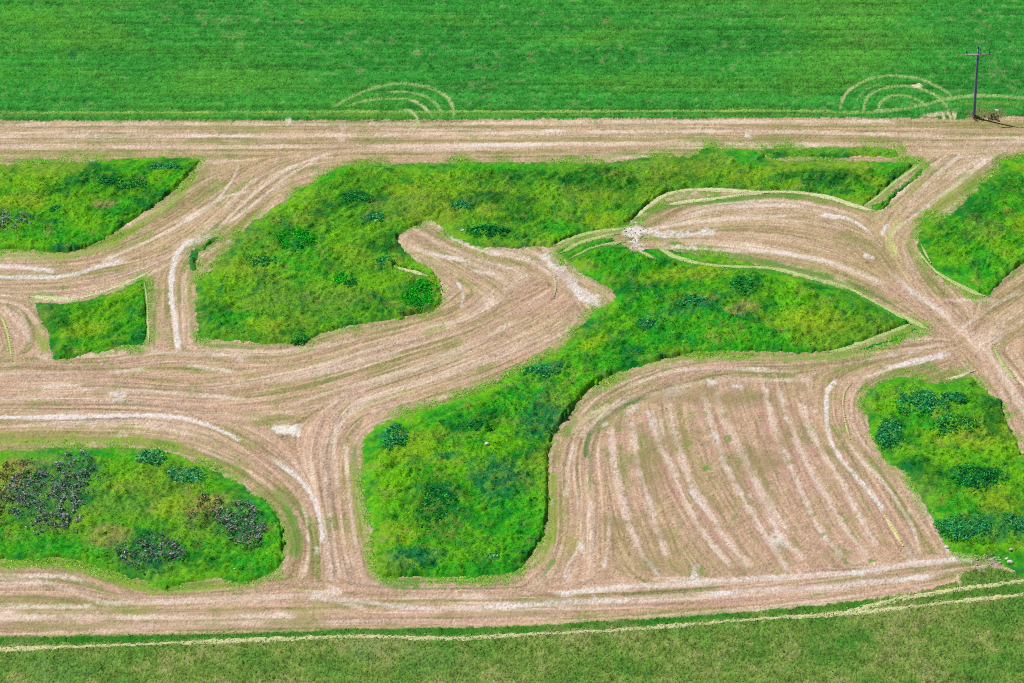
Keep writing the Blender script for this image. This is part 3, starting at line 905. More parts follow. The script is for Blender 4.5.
LI, YE, TE, DK, BN, OL, VI = (ct(112, 172, 22), ct(150, 168, 36), ct(18, 106, 66), ct(12, 100, 32), ct(150, 136, 84),
                              ct(112, 142, 58), ct(40, 150, 28))
WD = ct(44, 108, 62)
BLOBS = {
    'A': [(30, 185, 40, 12, 0, LI), (70, 205, 45, 14, 10, LI), (20, 205, 30, 10, 0, YE), (62, 190, 24, 5, 12, DK), (110, 180, 16, 6, 10, DK),
          (105, 206, 14, 6, 0, BN), (48, 235, 6, 6, 0, BN), (60, 212, 8, 3, 0, TE), (165, 165, 26, 8, 15, DK), (120, 210, 16, 9, 20, VI),
          (125, 215, 14, 5, 20, DK), (60, 240, 60, 10, 0, VI), (175, 178, 18, 5, 40, VI), (40, 165, 50, 5, 0, OL), (25, 245, 40, 5, 0, LI), (68, 250, 18, 4, 0, TE)],
    'B': [(95, 322, 34, 15, 10, LI), (85, 332, 26, 8, 10, YE), (60, 325, 14, 10, 0, DK), (138, 318, 12, 22, 0, VI), (80, 303, 30, 4, 5, DK),
          (45, 312, 8, 8, 0, OL), (110, 310, 20, 8, 10, LI), (58, 352, 14, 6, 0, DK)],
    'C': [(300, 200, 40, 16, 20, LI), (240, 240, 30, 16, 30, OL), (295, 242, 22, 12, 0, DK), (300, 262, 34, 22, 0, VI), (230, 295, 34, 28, 0, LI),
          (270, 300, 30, 22, 0, OL), (330, 300, 50, 14, 5, OL), (360, 285, 40, 14, 0, LI), (215, 315, 22, 16, 0, DK), (240, 322, 30, 12, 0, VI),
          (290, 330, 20, 8, 0, DK), (356, 200, 18, 9, 20, DK), (372, 218, 14, 6, 0, TE), (420, 178, 60, 10, 0, LI), (400, 205, 40, 12, 0, OL),
          (440, 178, 12, 4, 0, YE), (395, 245, 50, 12, 0, DK), (350, 240, 40, 14, 0, LI), (465, 205, 12, 8, 0, TE), (490, 214, 18, 9, 0, YE),
          (480, 200, 40, 8, 0, DK), (520, 212, 24, 16, 0, DK), (545, 200, 28, 16, 30, LI), (600, 178, 50, 14, 0, DK), (640, 172, 30, 14, 0, OL),
          (590, 208, 34, 12, 0, LI), (600, 222, 26, 8, 0, YE), (560, 228, 24, 10, 0, VI), (690, 170, 26, 10, 0, YE), (720, 160, 20, 10, 0, OL),
          (750, 158, 24, 10, 0, VI), (745, 176, 26, 8, 0, YE), (820, 180, 54, 12, 0, DK), (862, 190, 20, 8, 0, VI), (790, 186, 30, 5, 0, LI),
          (890, 166, 24, 8, 30, VI), (330, 175, 30, 8, 20, VI), (500, 168, 60, 7, 0, VI), (405, 190, 20, 8, 0, YE), (270, 325, 30, 8, 0, YE)],
    'D': [(700, 272, 70, 10, 8, YE), (760, 292, 50, 14, 10, LI), (845, 303, 50, 14, 18, LI), (805, 322, 54, 13, 0, YE), (880, 300, 30, 9, 20, DK),
          (820, 285, 30, 6, 15, DK), (610, 335, 36, 12, 25, LI), (592, 345, 26, 6, 25, YE), (685, 312, 50, 12, 20, TE), (748, 285, 15, 14, 0, DK),
          (680, 330, 60, 14, 12, VI), (650, 262, 20, 6, 0, DK), (620, 262, 36, 12, 0, VI), (545, 372, 24, 9, 20, TE), (520, 400, 36, 16, 20, VI),
          (392, 437, 15, 12, 30, TE), (480, 424, 34, 8, 20, DK), (415, 450, 36, 14, 20, YE), (395, 478, 26, 20, 0, LI), (395, 532, 22, 14, 0, YE),
          (440, 505, 30, 30, 0, DK), (470, 465, 34, 14, 0, LI), (452, 458, 16, 5, 0, TE), (520, 520, 34, 40, 0, VI), (505, 440, 30, 20, 20, LI),
          (545, 420, 28, 20, 30, TE), (465, 555, 50, 10, 0, LI), (420, 560, 30, 10, 0, TE), (700, 300, 18, 6, 0, YE), (690, 345, 80, 6, 0, VI),
          (500, 480, 30, 20, 0, TE), (740, 310, 18, 8, 15, BN), (575, 300, 1, 1, 0, VI), (580, 375, 30, 14, 25, VI), (450, 410, 30, 6, 15, VI)],
    'E': [(985, 265, 34, 20, 0, VI), (950, 255, 24, 16, 0, LI), (1020, 225, 20, 14, 0, YE), (970, 205, 34, 16, 25, DK), (1005, 185, 24, 14, 0, DK),
          (985, 230, 30, 14, 0, OL), (1030, 190, 16, 14, 0, VI), (1010, 255, 22, 10, 0, LI), (930, 222, 14, 10, 0, LI)],
    'F': [(910, 395, 34, 10, 0, LI), (885, 405, 14, 14, 0, LI), (965, 438, 44, 12, 0, YE), (920, 455, 40, 8, 0, LI), (990, 500, 40, 14, 0, YE),
          (890, 435, 14, 16, 0, TE), (915, 470, 24, 10, 0, DK), (925, 490, 18, 14, 30, OL), (960, 510, 24, 14, 0, VI), (990, 415, 14, 22, 0, DK),
          (1010, 470, 16, 30, 0, LI), (985, 530, 50, 14, 0, TE), (960, 545, 34, 5, 0, LI), (1000, 550, 30, 6, 0, LI), (930, 420, 30, 10, 0, VI)],
    'G': [(35, 478, 44, 26, 0, BN), (20, 500, 30, 20, 0, OL), (110, 475, 30, 18, 0, LI), (130, 505, 50, 20, 0, OL), (172, 508, 22, 13, 0, YE),
          (60, 548, 70, 8, 0, VI), (205, 508, 26, 18, 0, BN), (230, 480, 36, 10, 25, VI), (260, 520, 18, 30, 0, VI), (250, 565, 34, 10, 0, VI),
          (180, 575, 50, 8, 0, LI), (150, 548, 30, 14, 0, DK), (110, 540, 20, 12, 0, BN), (60, 455, 60, 7, 0, VI), (5, 475, 16, 8, 0, YE),
          (140, 455, 24, 6, 0, VI), (190, 535, 26, 8, 0, OL), (225, 525, 30, 14, 0, DK), (46, 495, 44, 32, 0, WD), (70, 470, 30, 18, 0, WD), (240, 522, 24, 22, 0, WD), (150, 556, 36, 18, 0, WD)],
}
HY = cg(222, 224, 170)
HG = cg(192, 212, 132)
HP = cg(214, 216, 158)
swaths = [
    ([(29, 297), (50, 298), (75, 299), (100, 293), (122, 285), (140, 277), (151, 271)], 4.2, HY, 'pale swath curving along the upper edge of the small four-cornered grass plot'),
    ([(144, 281), (147, 300), (148, 320), (149, 343)], 3.0, HG, 'short upright greenish swath along the right edge of the small four-cornered plot'),
    ([(0, 314), (6, 327), (10, 345), (12, 361)], 4.0, HG, 'pale green hooked swath at the left edge of the photo beside the small grass plot'),
    ([(866, 206), (880, 195), (893, 184), (906, 175), (921, 164)], 5.0, HG, 'straight slanting swath at the right tip of the long upper grass patch'),
    ([(655, 244), (668, 253), (685, 260), (710, 265), (740, 267), (768, 268), (793, 273), (818, 280), (850, 289), (885, 308), (915, 322), (929, 330)], 4.6, HG, 'long swath along the upper right edge of the boomerang-shaped grass patch'),
    ([(828, 353), (855, 346), (885, 334), (912, 324)], 3.2, HG, 'short olive swath below the pointed right tip of the boomerang-shaped patch'),
    ([(552, 247), (575, 237), (600, 231), (624, 229)], 3.0, HG, 'uppermost of three short swaths crossing the grass left of the white bare spot'),
    ([(560, 254), (580, 243), (600, 237), (618, 234)], 3.0, HG, 'middle one of three short swaths crossing the grass left of the white bare spot'),
    ([(570, 259), (585, 251), (602, 245), (624, 242)], 3.2, HG, 'lowest of three short swaths crossing the grass left of the white bare spot'),
    ([(635, 219), (645, 209), (658, 199), (672, 193), (690, 190), (720, 190), (760, 192), (793, 192), (828, 197), (850, 204), (874, 211)], 4.0, HY, 'long arched swath along the top of the upper right mown bulb'),
    ([(666, 205), (690, 201), (712, 199), (740, 195), (768, 193)], 3.4, HY, 'short swath just inside the long arch above the upper right mown bulb'),
    ([(917, 249), (925, 260), (936, 271), (950, 280), (968, 289), (984, 296)], 3.6, HG, 'pale swath along the lower left edge of the grass patch below the utility pole'),
    ([(921, 244), (926, 254), (931, 263)], 3.0, HG, 'tiny side branch of hay joining the swath below the right-hand grass patch'),
    ([(946, 380), (960, 376), (974, 371)], 2.6, HY, 'short swath on the top edge of the shrubby right-hand grass patch'),
    ([(993, 344), (998, 355), (1006, 368), (1018, 384)], 4.0, cg(190, 200, 130), 'curved greenish swath on bare ground at the right edge of the photo'),
    ([(852, 383), (845, 392), (843, 405), (845, 420), (850, 439)], 3.0, cg(214, 208, 150), 'yellow curved swath on the upper right shoulder of the striped plot'),
    ([(884, 514), (894, 530), (903, 546)], 5.0, cg(220, 214, 150), 'bright yellow straight swath near the lower right corner of the striped plot'),
    ([(394, 267), (406, 270), (418, 273), (427, 276)], 3.0, HP, 'short straw swath in the grass left of the mown tongue'),
    ([(547, 268), (553, 276), (556, 285), (554, 298)], 4.2, cg(200, 196, 150), 'short pale swath inside the blunt right end of the mown tongue'),
    ([(-60, 653), (0, 650), (100, 646.5), (200, 643), (300, 639), (360, 637), (420, 639), (470, 639), (520, 636), (600, 632), (684, 626), (770, 619), (863, 613), (950, 603), (1024, 595), (1080, 588)], 3.8, HP, 'longest pale yellow swath, running the whole width along the bottom pasture'),
    ([(800, 619), (850, 612), (890, 602), (950, 591), (1024, 582), (1080, 575)], 3.6, HP, 'second pale swath just above the longest one at the lower right'),
    ([(636, 250), (648, 255), (656, 259)], 3.6, HG, 'tiny stray swath just below the white bare spot'),
]

# the mower cleared a strip under every swath, so no tall grass stands there
CUT = np.zeros(PX.shape, bool)
for px, w, col, lab in swaths:
    wl = G(smooth_poly(px, False, 6)) if len(px) > 2 else G(px)
    for off in (0.0, 0.35, 0.7):
        sl, D_, A_ = dist_field(wl - (0, off), 2)
        CUT[sl] |= D_ + 0.15 * vnoise(PX[sl], PY[sl], 0.6, 1333) < w / PXM / 2 + 0.06

CANOPY = np.zeros(PX.shape, np.float32)       # ground height of the plants, for things that stand among them
ALLTALL = np.zeros(PX.shape, bool)
INPOLY = np.zeros(PX.shape, bool)
FRINGE = np.zeros(PX.shape, np.float32)


def tall_grass(key, px, label, height=0.5, per=30, base=None, seed=0, lift=3.0, tall=()):
    poly = base_outline(px, lift)
    m = poly_mask(poly)
    INPOLY[m] = True
    m &= ~CUT
    ALLTALL[m] = True
    sl = win(poly[:, 0].min() - 2, poly[:, 0].max() + 2, poly[:, 1].min() - 2, poly[:, 1].max() + 2)
    x, y = PX[sl], PY[sl]
    a = fbm(x, y, 6, 800 + seed, 4)
    b = fbm(x, y, 1.6, 810 + seed, 3)
    d = fbm(x * 0.8 + y * 0.5, y - x * 0.4, 0.55, 820 + seed, 2)
    Cp = np.broadcast_to(ct(60, 146, 28), x.shape + (3,)).astype(np.float32)
    if base is not None:
        Cp = np.broadcast_to(base, x.shape + (3,)).astype(np.float32)
    Cp = mixin(Cp, LI, sstep(-0.1, 0.9, a) * 0.6)
    Cp = mixin(Cp, DK, sstep(0.0, 0.8, -a + 0.5 * b) * 0.8)
    Cp = mixin(Cp, ct(132, 150, 44), sstep(0.0, 0.8, fbm(x, y, 9, 857 + seed, 3)) * 0.55)
    Hh = np.zeros(x.shape, np.float32)
    for q, bl_ in enumerate(BLOBS.get(key, [])):
        Cp, w = blob(Cp, sl, bl_[:5], bl_[5], {id(YE): 0.5, id(OL): 0.5, id(LI): 0.5}.get(id(bl_[5]), 0.8), seed * 50 + q)
        if bl_[5] is TE or bl_[5] is DK:
            Hh += w * 0.30
        elif bl_[5] is YE or bl_[5] is BN:
            Hh -= w * 0.12
    e = fbm(x * 0.75 + y * 0.45, y * 0.8 - x * 0.3, 1.1, 840 + seed, 3, 0.7)
    # wind-laid swirls: long strokes whose lie changes over the patch
    sw = 0
    sel = fbm(x, y, 7, 861 + seed, 2)
    for q_, (th_, lo_, hi_) in enumerate(((0.5, -9, -0.25), (1.1, -0.25, 0.25), (2.2, 0.25, 9))):
        u_ = x * math.cos(th_) + y * 0.55 * math.sin(th_)
        v_ = -x * math.sin(th_) + y * 0.55 * math.cos(th_)
        wq = sstep(lo_ - 0.15, lo_ + 0.15, sel) * (1 - sstep(hi_ - 0.15, hi_ + 0.15, sel))
        sw = sw + wq * (fbm(u_ * 0.28 + 0.25 * a, v_ + 0.3 * b, 0.42, 862 + q_ + seed * 7, 2))
    Cp = mixin(Cp, LI, sstep(0.2, 1.0, sw) * 0.45)
    Cp = mixin(Cp, DK, sstep(0.2, 1.0, -sw) * 0.45)
    Cp = mixin(Cp, TE, sstep(0.3, 1.0, b - 0.2 * a) * 0.5)
    Cp = mixin(Cp, DK, sstep(0.2, 0.9, e) * 0.65)
    Cp = mixin(Cp, LI, sstep(0.15, 0.9, -e) * 0.5)
    Cp = mixin(Cp, OL, sstep(0.4, 1.1, fbm(x, y, 3, 850 + seed, 4)) * 0.6)
    Cp = mixin(Cp, ct(140, 138, 70), sstep(0.35, 1.0, fbm(x, y * 1.3, 2.2, 855 + seed, 4, 0.7) + 0.3 * a) * 0.5)
    Cp = mixin(Cp, YE, sstep(0.5, 1.3, d * 0.7 - b * 0.6) * 0.25)
    Cp *= np.clip(1 + 0.09 * n_px[sl] + 0.10 * d + 0.10 * e, 0.4, 1.9)[..., None]
    hh = height * (0.75 + 0.25 * a) + 0.18 * b + 0.10 * d - 0.2 * e + 0.13 * sw + Hh + 0.03 * n_px[sl]
    bil = 1 - np.abs(fbm(x * 0.8 + y * 0.4, y * 0.7 - x * 0.3, 1.5, 860 + seed, 3))
    hh = hh + 0.45 * (bil - 0.7)
    # the edge: a clean mower cut on some sides, thinning out on others
    pc = np.vstack([poly, poly[:1]])
    s3, Dd, Aa = dist_field(pc, 2.2)
    tn = np.diff(pc, axis=0)
    ar = np.sign(np.sum(pc[:-1, 0] * pc[1:, 1] - pc[1:, 0] * pc[:-1, 1]))
    nn = np.stack([tn[:, 1], -tn[:, 0]], 1) * ar
    nn /= np.linalg.norm(nn, axis=1, keepdims=True) + 1e-9
    face = nn @ np.array([0.62, -0.78])
    cl = np.concatenate([[0], np.cumsum(np.hypot(*tn.T))])
    fc = np.interp(Aa.ravel() * cl[-1], cl[:-1], face).reshape(Aa.shape)
    ramp = np.where(fc > 0.25, 0.25, 2.4) * (0.6 + 0.8 * np.clip(0.5 + fbm(PX[s3], PY[s3], 6, 870 + seed, 2), 0, 1.3))
    Ef = np.ones(PX.shape, np.float32)
    Ef[s3] = 0.12 + 0.88 * sstep(0, 1, Dd / ramp)
    hh = np.clip(hh, 0.12, 2.0) * Ef[sl]
    fr = np.zeros(PX.shape, np.float32)
    fr[s3] = (1 - sstep(0.2, 1.9, Dd + 0.35 * fbm(PX[s3], PY[s3], 1.3, 880 + seed, 3))) * np.clip(0.5 + 1.0 * fbm(PX[s3], PY[s3], 6, 890 + seed, 3), 0, 1) * 0.9
    fr[s3] *= sstep(-0.5, 0.5, vnoise(PX[s3], PY[s3], 0.6, 897 + seed) + 0.8 * fr[s3])
    FRINGE[s3] = np.maximum(FRINGE[s3], fr[s3])
    C[s3] = mixin(C[s3], LIME * 0.5 + GREEN * 0.5, np.where(mown_m[s3], fr[s3], 0))
    ms = m[sl]
    CANOPY[sl] = np.where(ms, hh, CANOPY[sl])
    # cells touching the mask; vertices outside stay on the ground -> a steep edge
    grow = ms.copy()
    cells = np.zeros_like(m[:-1, :-1])
    cm = ms[:-1, :-1] | ms[1:, :-1] | ms[:-1, 1:] | ms[1:, 1:]
    csl = (slice(sl[0].start, sl[0].start + cm.shape[0]), slice(sl[1].start, sl[1].start + cm.shape[1]))
    cells[csl] = cm
    used, q = lattice_faces(cells)
    Hf = np.zeros(PX.shape, np.float32)
    wall = np.zeros(PX.shape, np.float32)
    wall[s3] = np.where(fc > 0.2, 0.0 * (1 - sstep(0.3, 1.2, Dd)) * np.clip(0.6 + fbm(PX[s3], PY[s3], 7, 895 + seed, 2), 0, 1.2), 0)
    for (tx_, ty_, tr_, th_) in tall:
        c0 = G([(tx_, ty_)])[0]
        dq = np.hypot(PX[s3] - c0[0], (PY[s3] - c0[1]) * 0.545) * PXM / tr_
        wall[s3] += np.where(fc > 0.0, th_ * (1 - sstep(0.4, 1.0, dq)) * (1 - sstep(0.3, 1.5, Dd)), 0)
    hh = hh + wall[sl]
    Hf[sl] = np.where(ms, hh, -0.06)
    Cf = np.zeros(PX.shape + (3,), np.float32)
    Cf[sl] = Cp
    V = np.stack([PX.ravel()[used], PY.ravel()[used], Hf.ravel()[used]], 1)
    skin = (V, q, Cf.reshape(-1, 3)[used])
    # blades
    bx, by, j, i, r = scatter(m, per, 900 + seed)
    n = len(bx)
    L = (0.2 + 0.28 * r.random(n)) * (0.8 + 0.5 * np.clip(Hf[j, i], 0, 1.2))
    wind = 0.5 * np.stack([0.8 + 0.4 * vnoise(bx, by, 5, 77), 0.5 * vnoise(bx, by, 4, 78)], 1)
    lean = L[:, None] * (wind + 0.34 * r.standard_normal((n, 2)))
    shade = 0.84 + 0.36 * r.random((n, 1))
    col = Cf[j, i] * shade * (1 + 0.08 * r.standard_normal((n, 3)))
    dry = r.random((n, 1)) < 0.05
    col = np.where(dry, 0.5 * col + 0.5 * ct(170, 165, 90), col)
    L = L * (0.35 + 0.65 * Ef[j, i])
    nowall = np.ones(PX.shape, bool)
    nowall[s3] = ~((Dd < 0.32) & (fc > 0.2))
    kp = nowall[j, i]
    bx, by, j, i, L, lean, col = bx[kp], by[kp], j[kp], i[kp], L[kp], lean[kp], col[kp]
    n = len(bx)
    bl_ = blades(bx, by, np.maximum(Hf[j, i] - 0.08, 0), L, 0.07 + 0.07 * r.random(n), lean, col, 950 + seed)
    Vj, Fj, Cj = join(skin, bl_)
    o = mesh('tall_grass', Vj, Fj, Cj, M_LEAF)
    tag(o, label, 'tall grass', 'patches of tall grass left uncut', 'stuff')
    return o


tall_grass('A', P_A, 'wedge of bright tall grass in the upper left, tapering towards the track junction', seed=1, tall=[(175, 190, 50, .1)])
tall_grass('B', P_B, 'small four-cornered plot of lime green grass edged by pale swaths, left side', seed=2)
tall_grass('C', P_C, 'long irregular patch of tall grass under the upper road, wrapping round the mown tongue', seed=3, height=0.42, tall=[(385, 320, 70, .08)], base=ct(78, 144, 34))
tall_grass('D', P_D, 'large boomerang-shaped patch of vivid tall grass in the middle, beside the rounded striped plot', seed=4, height=0.6, tall=[(582, 398, 50, .28), (549, 470, 40, .1), (546, 515, 40, .12), (527, 560, 30, .1)], base=ct(46, 148, 26))
tall_grass('D2', P_D2, 'thin dark strip of grass left between the swath and the mown bend', seed=5, base=ct(14, 120, 20))
tall_grass('E', P_E, 'bright green patch of tall grass at the right edge below the utility pole', seed=6, tall=[(1008, 277, 30, .12)], base=ct(48, 147, 26))
tall_grass('F', P_F, 'shrubby patch of lime grass at the right edge beside the striped plot', seed=7)
tall_grass('G', P_G, 'rounded patch of mixed grass and purple weeds in the lower left', seed=8, tall=[(130, 577, 24, .1), (281, 540, 30, .1)], base=ct(62, 144, 30))
tall_grass('K', P_K, 'short curved sliver of dark grass beside the white rut at the left fork', seed=9, height=0.45, base=ct(50, 120, 50), lift=1)
tall_grass('L', P_L, 'narrow slanting strip of dark grass beside the straight pale swath', seed=10, height=0.4, base=ct(30, 130, 24), lift=1)

tall_grass('M', [(764, 148), (800, 147.5), (850, 147), (893, 148), (896, 152), (894, 156.5), (850, 157), (800, 157), (770, 157)],
           'low strip of green regrowth between the upper road and the right arm of the long patch', seed=11, height=0.2, base=ct(84, 146, 44), lift=1)

C[ALLTALL] = cv(20, 80, 16) * np.ones(3)
cutg = CUT & INPOLY
C[cutg] = cv(74, 142, 40) * (0.8 + 0.4 * rng.random((int(cutg.sum()), 1)))
Z[ALLTALL] = -0.05

# ------------------------------------------------------------------ write the ground
sh = sheet_part(mown_m, Z)
bx, by, j, i, r = scatter(mown_m & ~ALLTALL, 3, 60)
n = len(bx)
L = 0.10 + 0.14 * r.random(n)
dvx, dvy = samp_dir(bx, by)
sg = np.sign(r.random(n) - 0.5)
lean = np.stack([dvx, dvy], 1) * (L * 0.96 * sg)[:, None] + 0.15 * L[:, None] * r.standard_normal((n, 2))
tone = np.where(r.random((n, 1)) < 0.6, 1.4, 0.92) * (0.85 + 0.3 * r.random((n, 1)))
bl_ = blades(bx, by, Z[j, i] - 0.01, L, 0.05 + 0.05 * r.random(n), lean, C[j, i] * tone, 61)
fx_, fy_, j, i, r = scatter((FRINGE > 0.12) & mown_m & ~ALLTALL & ~CUT, 60, 66)
kp = r.random(len(fx_)) < FRINGE[j, i] * 1.1
fx_, fy_, j, i = fx_[kp], fy_[kp], j[kp], i[kp]
n = len(fx_)
L = 0.10 + 0.22 * r.random(n) * FRINGE[j, i]
gcol = np.array([ct(60, 146, 30), ct(110, 168, 36), ct(30, 118, 34), ct(130, 150, 60)])[r.integers(0, 4, n)] * (0.8 + 0.4 * r.random((n, 1)))
tuft = blades(fx_, fy_, Z[j, i], L, 0.07 + 0.06 * r.random(n), 0.8 * L[:, None] * r.standard_normal((n, 2)), gcol * 1.15, 67)
Vj, Fj, Cj = join(sh, bl_, tuft)
o = mesh('mown_field', Vj, Fj, Cj, M_SOIL)
tag(o, kind='structure')
Vj, Fj, Cj = join(sheet_part(top_m, Z), short_cover(top_m, 10, (0.12, 0.28), 62))
o = mesh('crop_field', Vj, Fj, Cj, M_FIELD)
tag(o, kind='structure')
Vj, Fj, Cj = join(sheet_part(low_m, Z), short_cover(low_m, 16, (0.15, 0.35), 63))
o = mesh('pasture', Vj, Fj, Cj, M_FIELD)
tag(o, kind='structure')

gm = bpy.data.materials.new('far_grass')
gm.use_nodes = True
n_ = gm.node_tree.nodes
l_ = gm.node_tree.links
tcn = n_.new('ShaderNodeTexCoord')
nz_ = n_.new('ShaderNodeTexNoise')
nz_.inputs['Scale'].default_value = 0.12
nz_.inputs['Detail'].default_value = 8
l_.new(tcn.outputs['Object'], nz_.inputs['Vector'])
rp = n_.new('ShaderNodeValToRGB')
rp.color_ramp.elements[0].position = 0.35
rp.color_ramp.elements[0].color = (*cv(22, 118, 40), 1)
rp.color_ramp.elements[1].position = 0.65
rp.color_ramp.elements[1].color = (*cv(60, 150, 40), 1)
l_.new(nz_.outputs['Fac'], rp.inputs['Fac'])
l_.new(rp.outputs['Color'], n_['Principled BSDF'].inputs['Base Color'])
n_['Principled BSDF'].inputs['Roughness'].default_value = 0.95
me = bpy.data.meshes.new('ground')
me.from_pydata([(-6000, -6000, -0.4), (6000, -6000, -0.4), (6000, 6000, -0.4), (-6000, 6000, -0.4)], [], [(0, 1, 2, 3)])
me.materials.append(gm)
go = bpy.data.objects.new('ground', me)
COL.objects.link(go)
tag(go, kind='structure')


# ------------------------------------------------------------------ swaths of cut hay
def ground_z(x, y):
    i = np.clip(((x - X0) / DX).astype(int), 0, NX - 1)
    j = np.clip(((y - Y0) / DY).astype(int), 0, NY - 1)
    return np.maximum(np.where(ALLTALL[j, i], 0.0, Z[j, i]), 0)


def hay_swath(px, w, col, label, seed, h=0.07):
    wl = (G(smooth_poly(px, False, 6)) if len(px) > 2 else G(px)) * (1, 0.545)
    seg = np.hypot(*np.diff(wl, axis=0).T)
    Lc = np.concatenate([[0], np.cumsum(seg)])
    n = max(int(Lc[-1] / 0.3), 6)
    s = np.linspace(0, Lc[-1], n)
    cx, cy = np.interp(s, Lc, wl[:, 0]), np.interp(s, Lc, wl[:, 1])
    tx, ty = np.gradient(cx), np.gradient(cy)
    tl = np.hypot(tx, ty) + 1e-9
    nx, ny = -ty / tl, tx / tl
    r = np.random.default_rng(1500 + seed)
    A = 7
    hw = w / PXM / 2 * (1.12 + 0.14 * vnoise(s, s * 0, 3.2, 1600 + seed) + 0.06 * vnoise(s, s * 0, 0.9, 1700 + seed))
    hw *= np.clip(0.75 + 0.9 * vnoise(s, s * 0, 5.5, 1800 + seed), 0.55, 1.0)
    hw *= np.clip(np.minimum(s, Lc[-1] - s) / 1.2, 0.25, 1)
    u = np.linspace(-1, 1, A)
    prof = (1 - u ** 2) * h
    j_ = 0.07 * r.standard_normal((n, A)) * hw[:, None]
    VX = cx[:, None] + nx[:, None] * (u[None] * hw[:, None] + j_)
    VY = (cy[:, None] + ny[:, None] * (u[None] * hw[:, None] + j_)) / 0.545
    VZ = prof[None] * (0.85 + 0.3 * r.random((n, A))) + ground_z(VX, VY)
    VZ[:, 0] = ground_z(VX, VY)[:, 0] - 0.04
    VZ[:, -1] = ground_z(VX, VY)[:, -1] - 0.04
    V = np.stack([VX, VY, VZ], 2).reshape(-1, 3)
    a = (np.arange(n - 1)[:, None] * A + np.arange(A - 1)[None]).ravel()
    q = np.stack([a, a + 1, a + A + 1, a + A], 1)
    cc = np.asarray(col)[None] * (0.9 + 0.2 * r.random((len(V), 1))) * (1 + 0.05 * r.standard_normal((len(V), 3)))
    # loose stalks
    nb = int(Lc[-1] * 30)
    kk = r.integers(0, n, nb)
    uu = r.normal(0, 0.85, nb)
    bx = cx[kk] + nx[kk] * uu * hw[kk]
    by = (cy[kk] + ny[kk] * uu * hw[kk]) / 0.545
    Ls = 0.15 + 0.2 * r.random(nb)
    ang = np.arctan2(ty[kk] / 0.545, tx[kk]) + r.normal(0, 0.5, nb)
    lean = np.stack([np.cos(ang), np.sin(ang)], 1) * (Ls * 0.94)[:, None]
    bc = np.asarray(col)[None] * (0.85 + 0.3 * r.random((nb, 1)))
    b_ = blades(bx, by, ground_z(bx, by) + h * np.clip(1 - uu ** 2, 0, 1), Ls, 0.05 + 0.05 * r.random(nb), lean, bc, seed)
    Vj, Fj, Cj = join((V, q, cc), b_)
    mid_ = (float(cx[n // 2]), float(cy[n // 2]) / 0.545, 0.0)
    o = mesh('hay_swath', Vj, Fj, Cj, M_STRAW, loc=mid_)
    tag(o, label, 'hay swath', 'swaths of pale cut hay')


for q, (px, w, col, lab) in enumerate(swaths):
    hay_swath(px, w, col, lab, q)


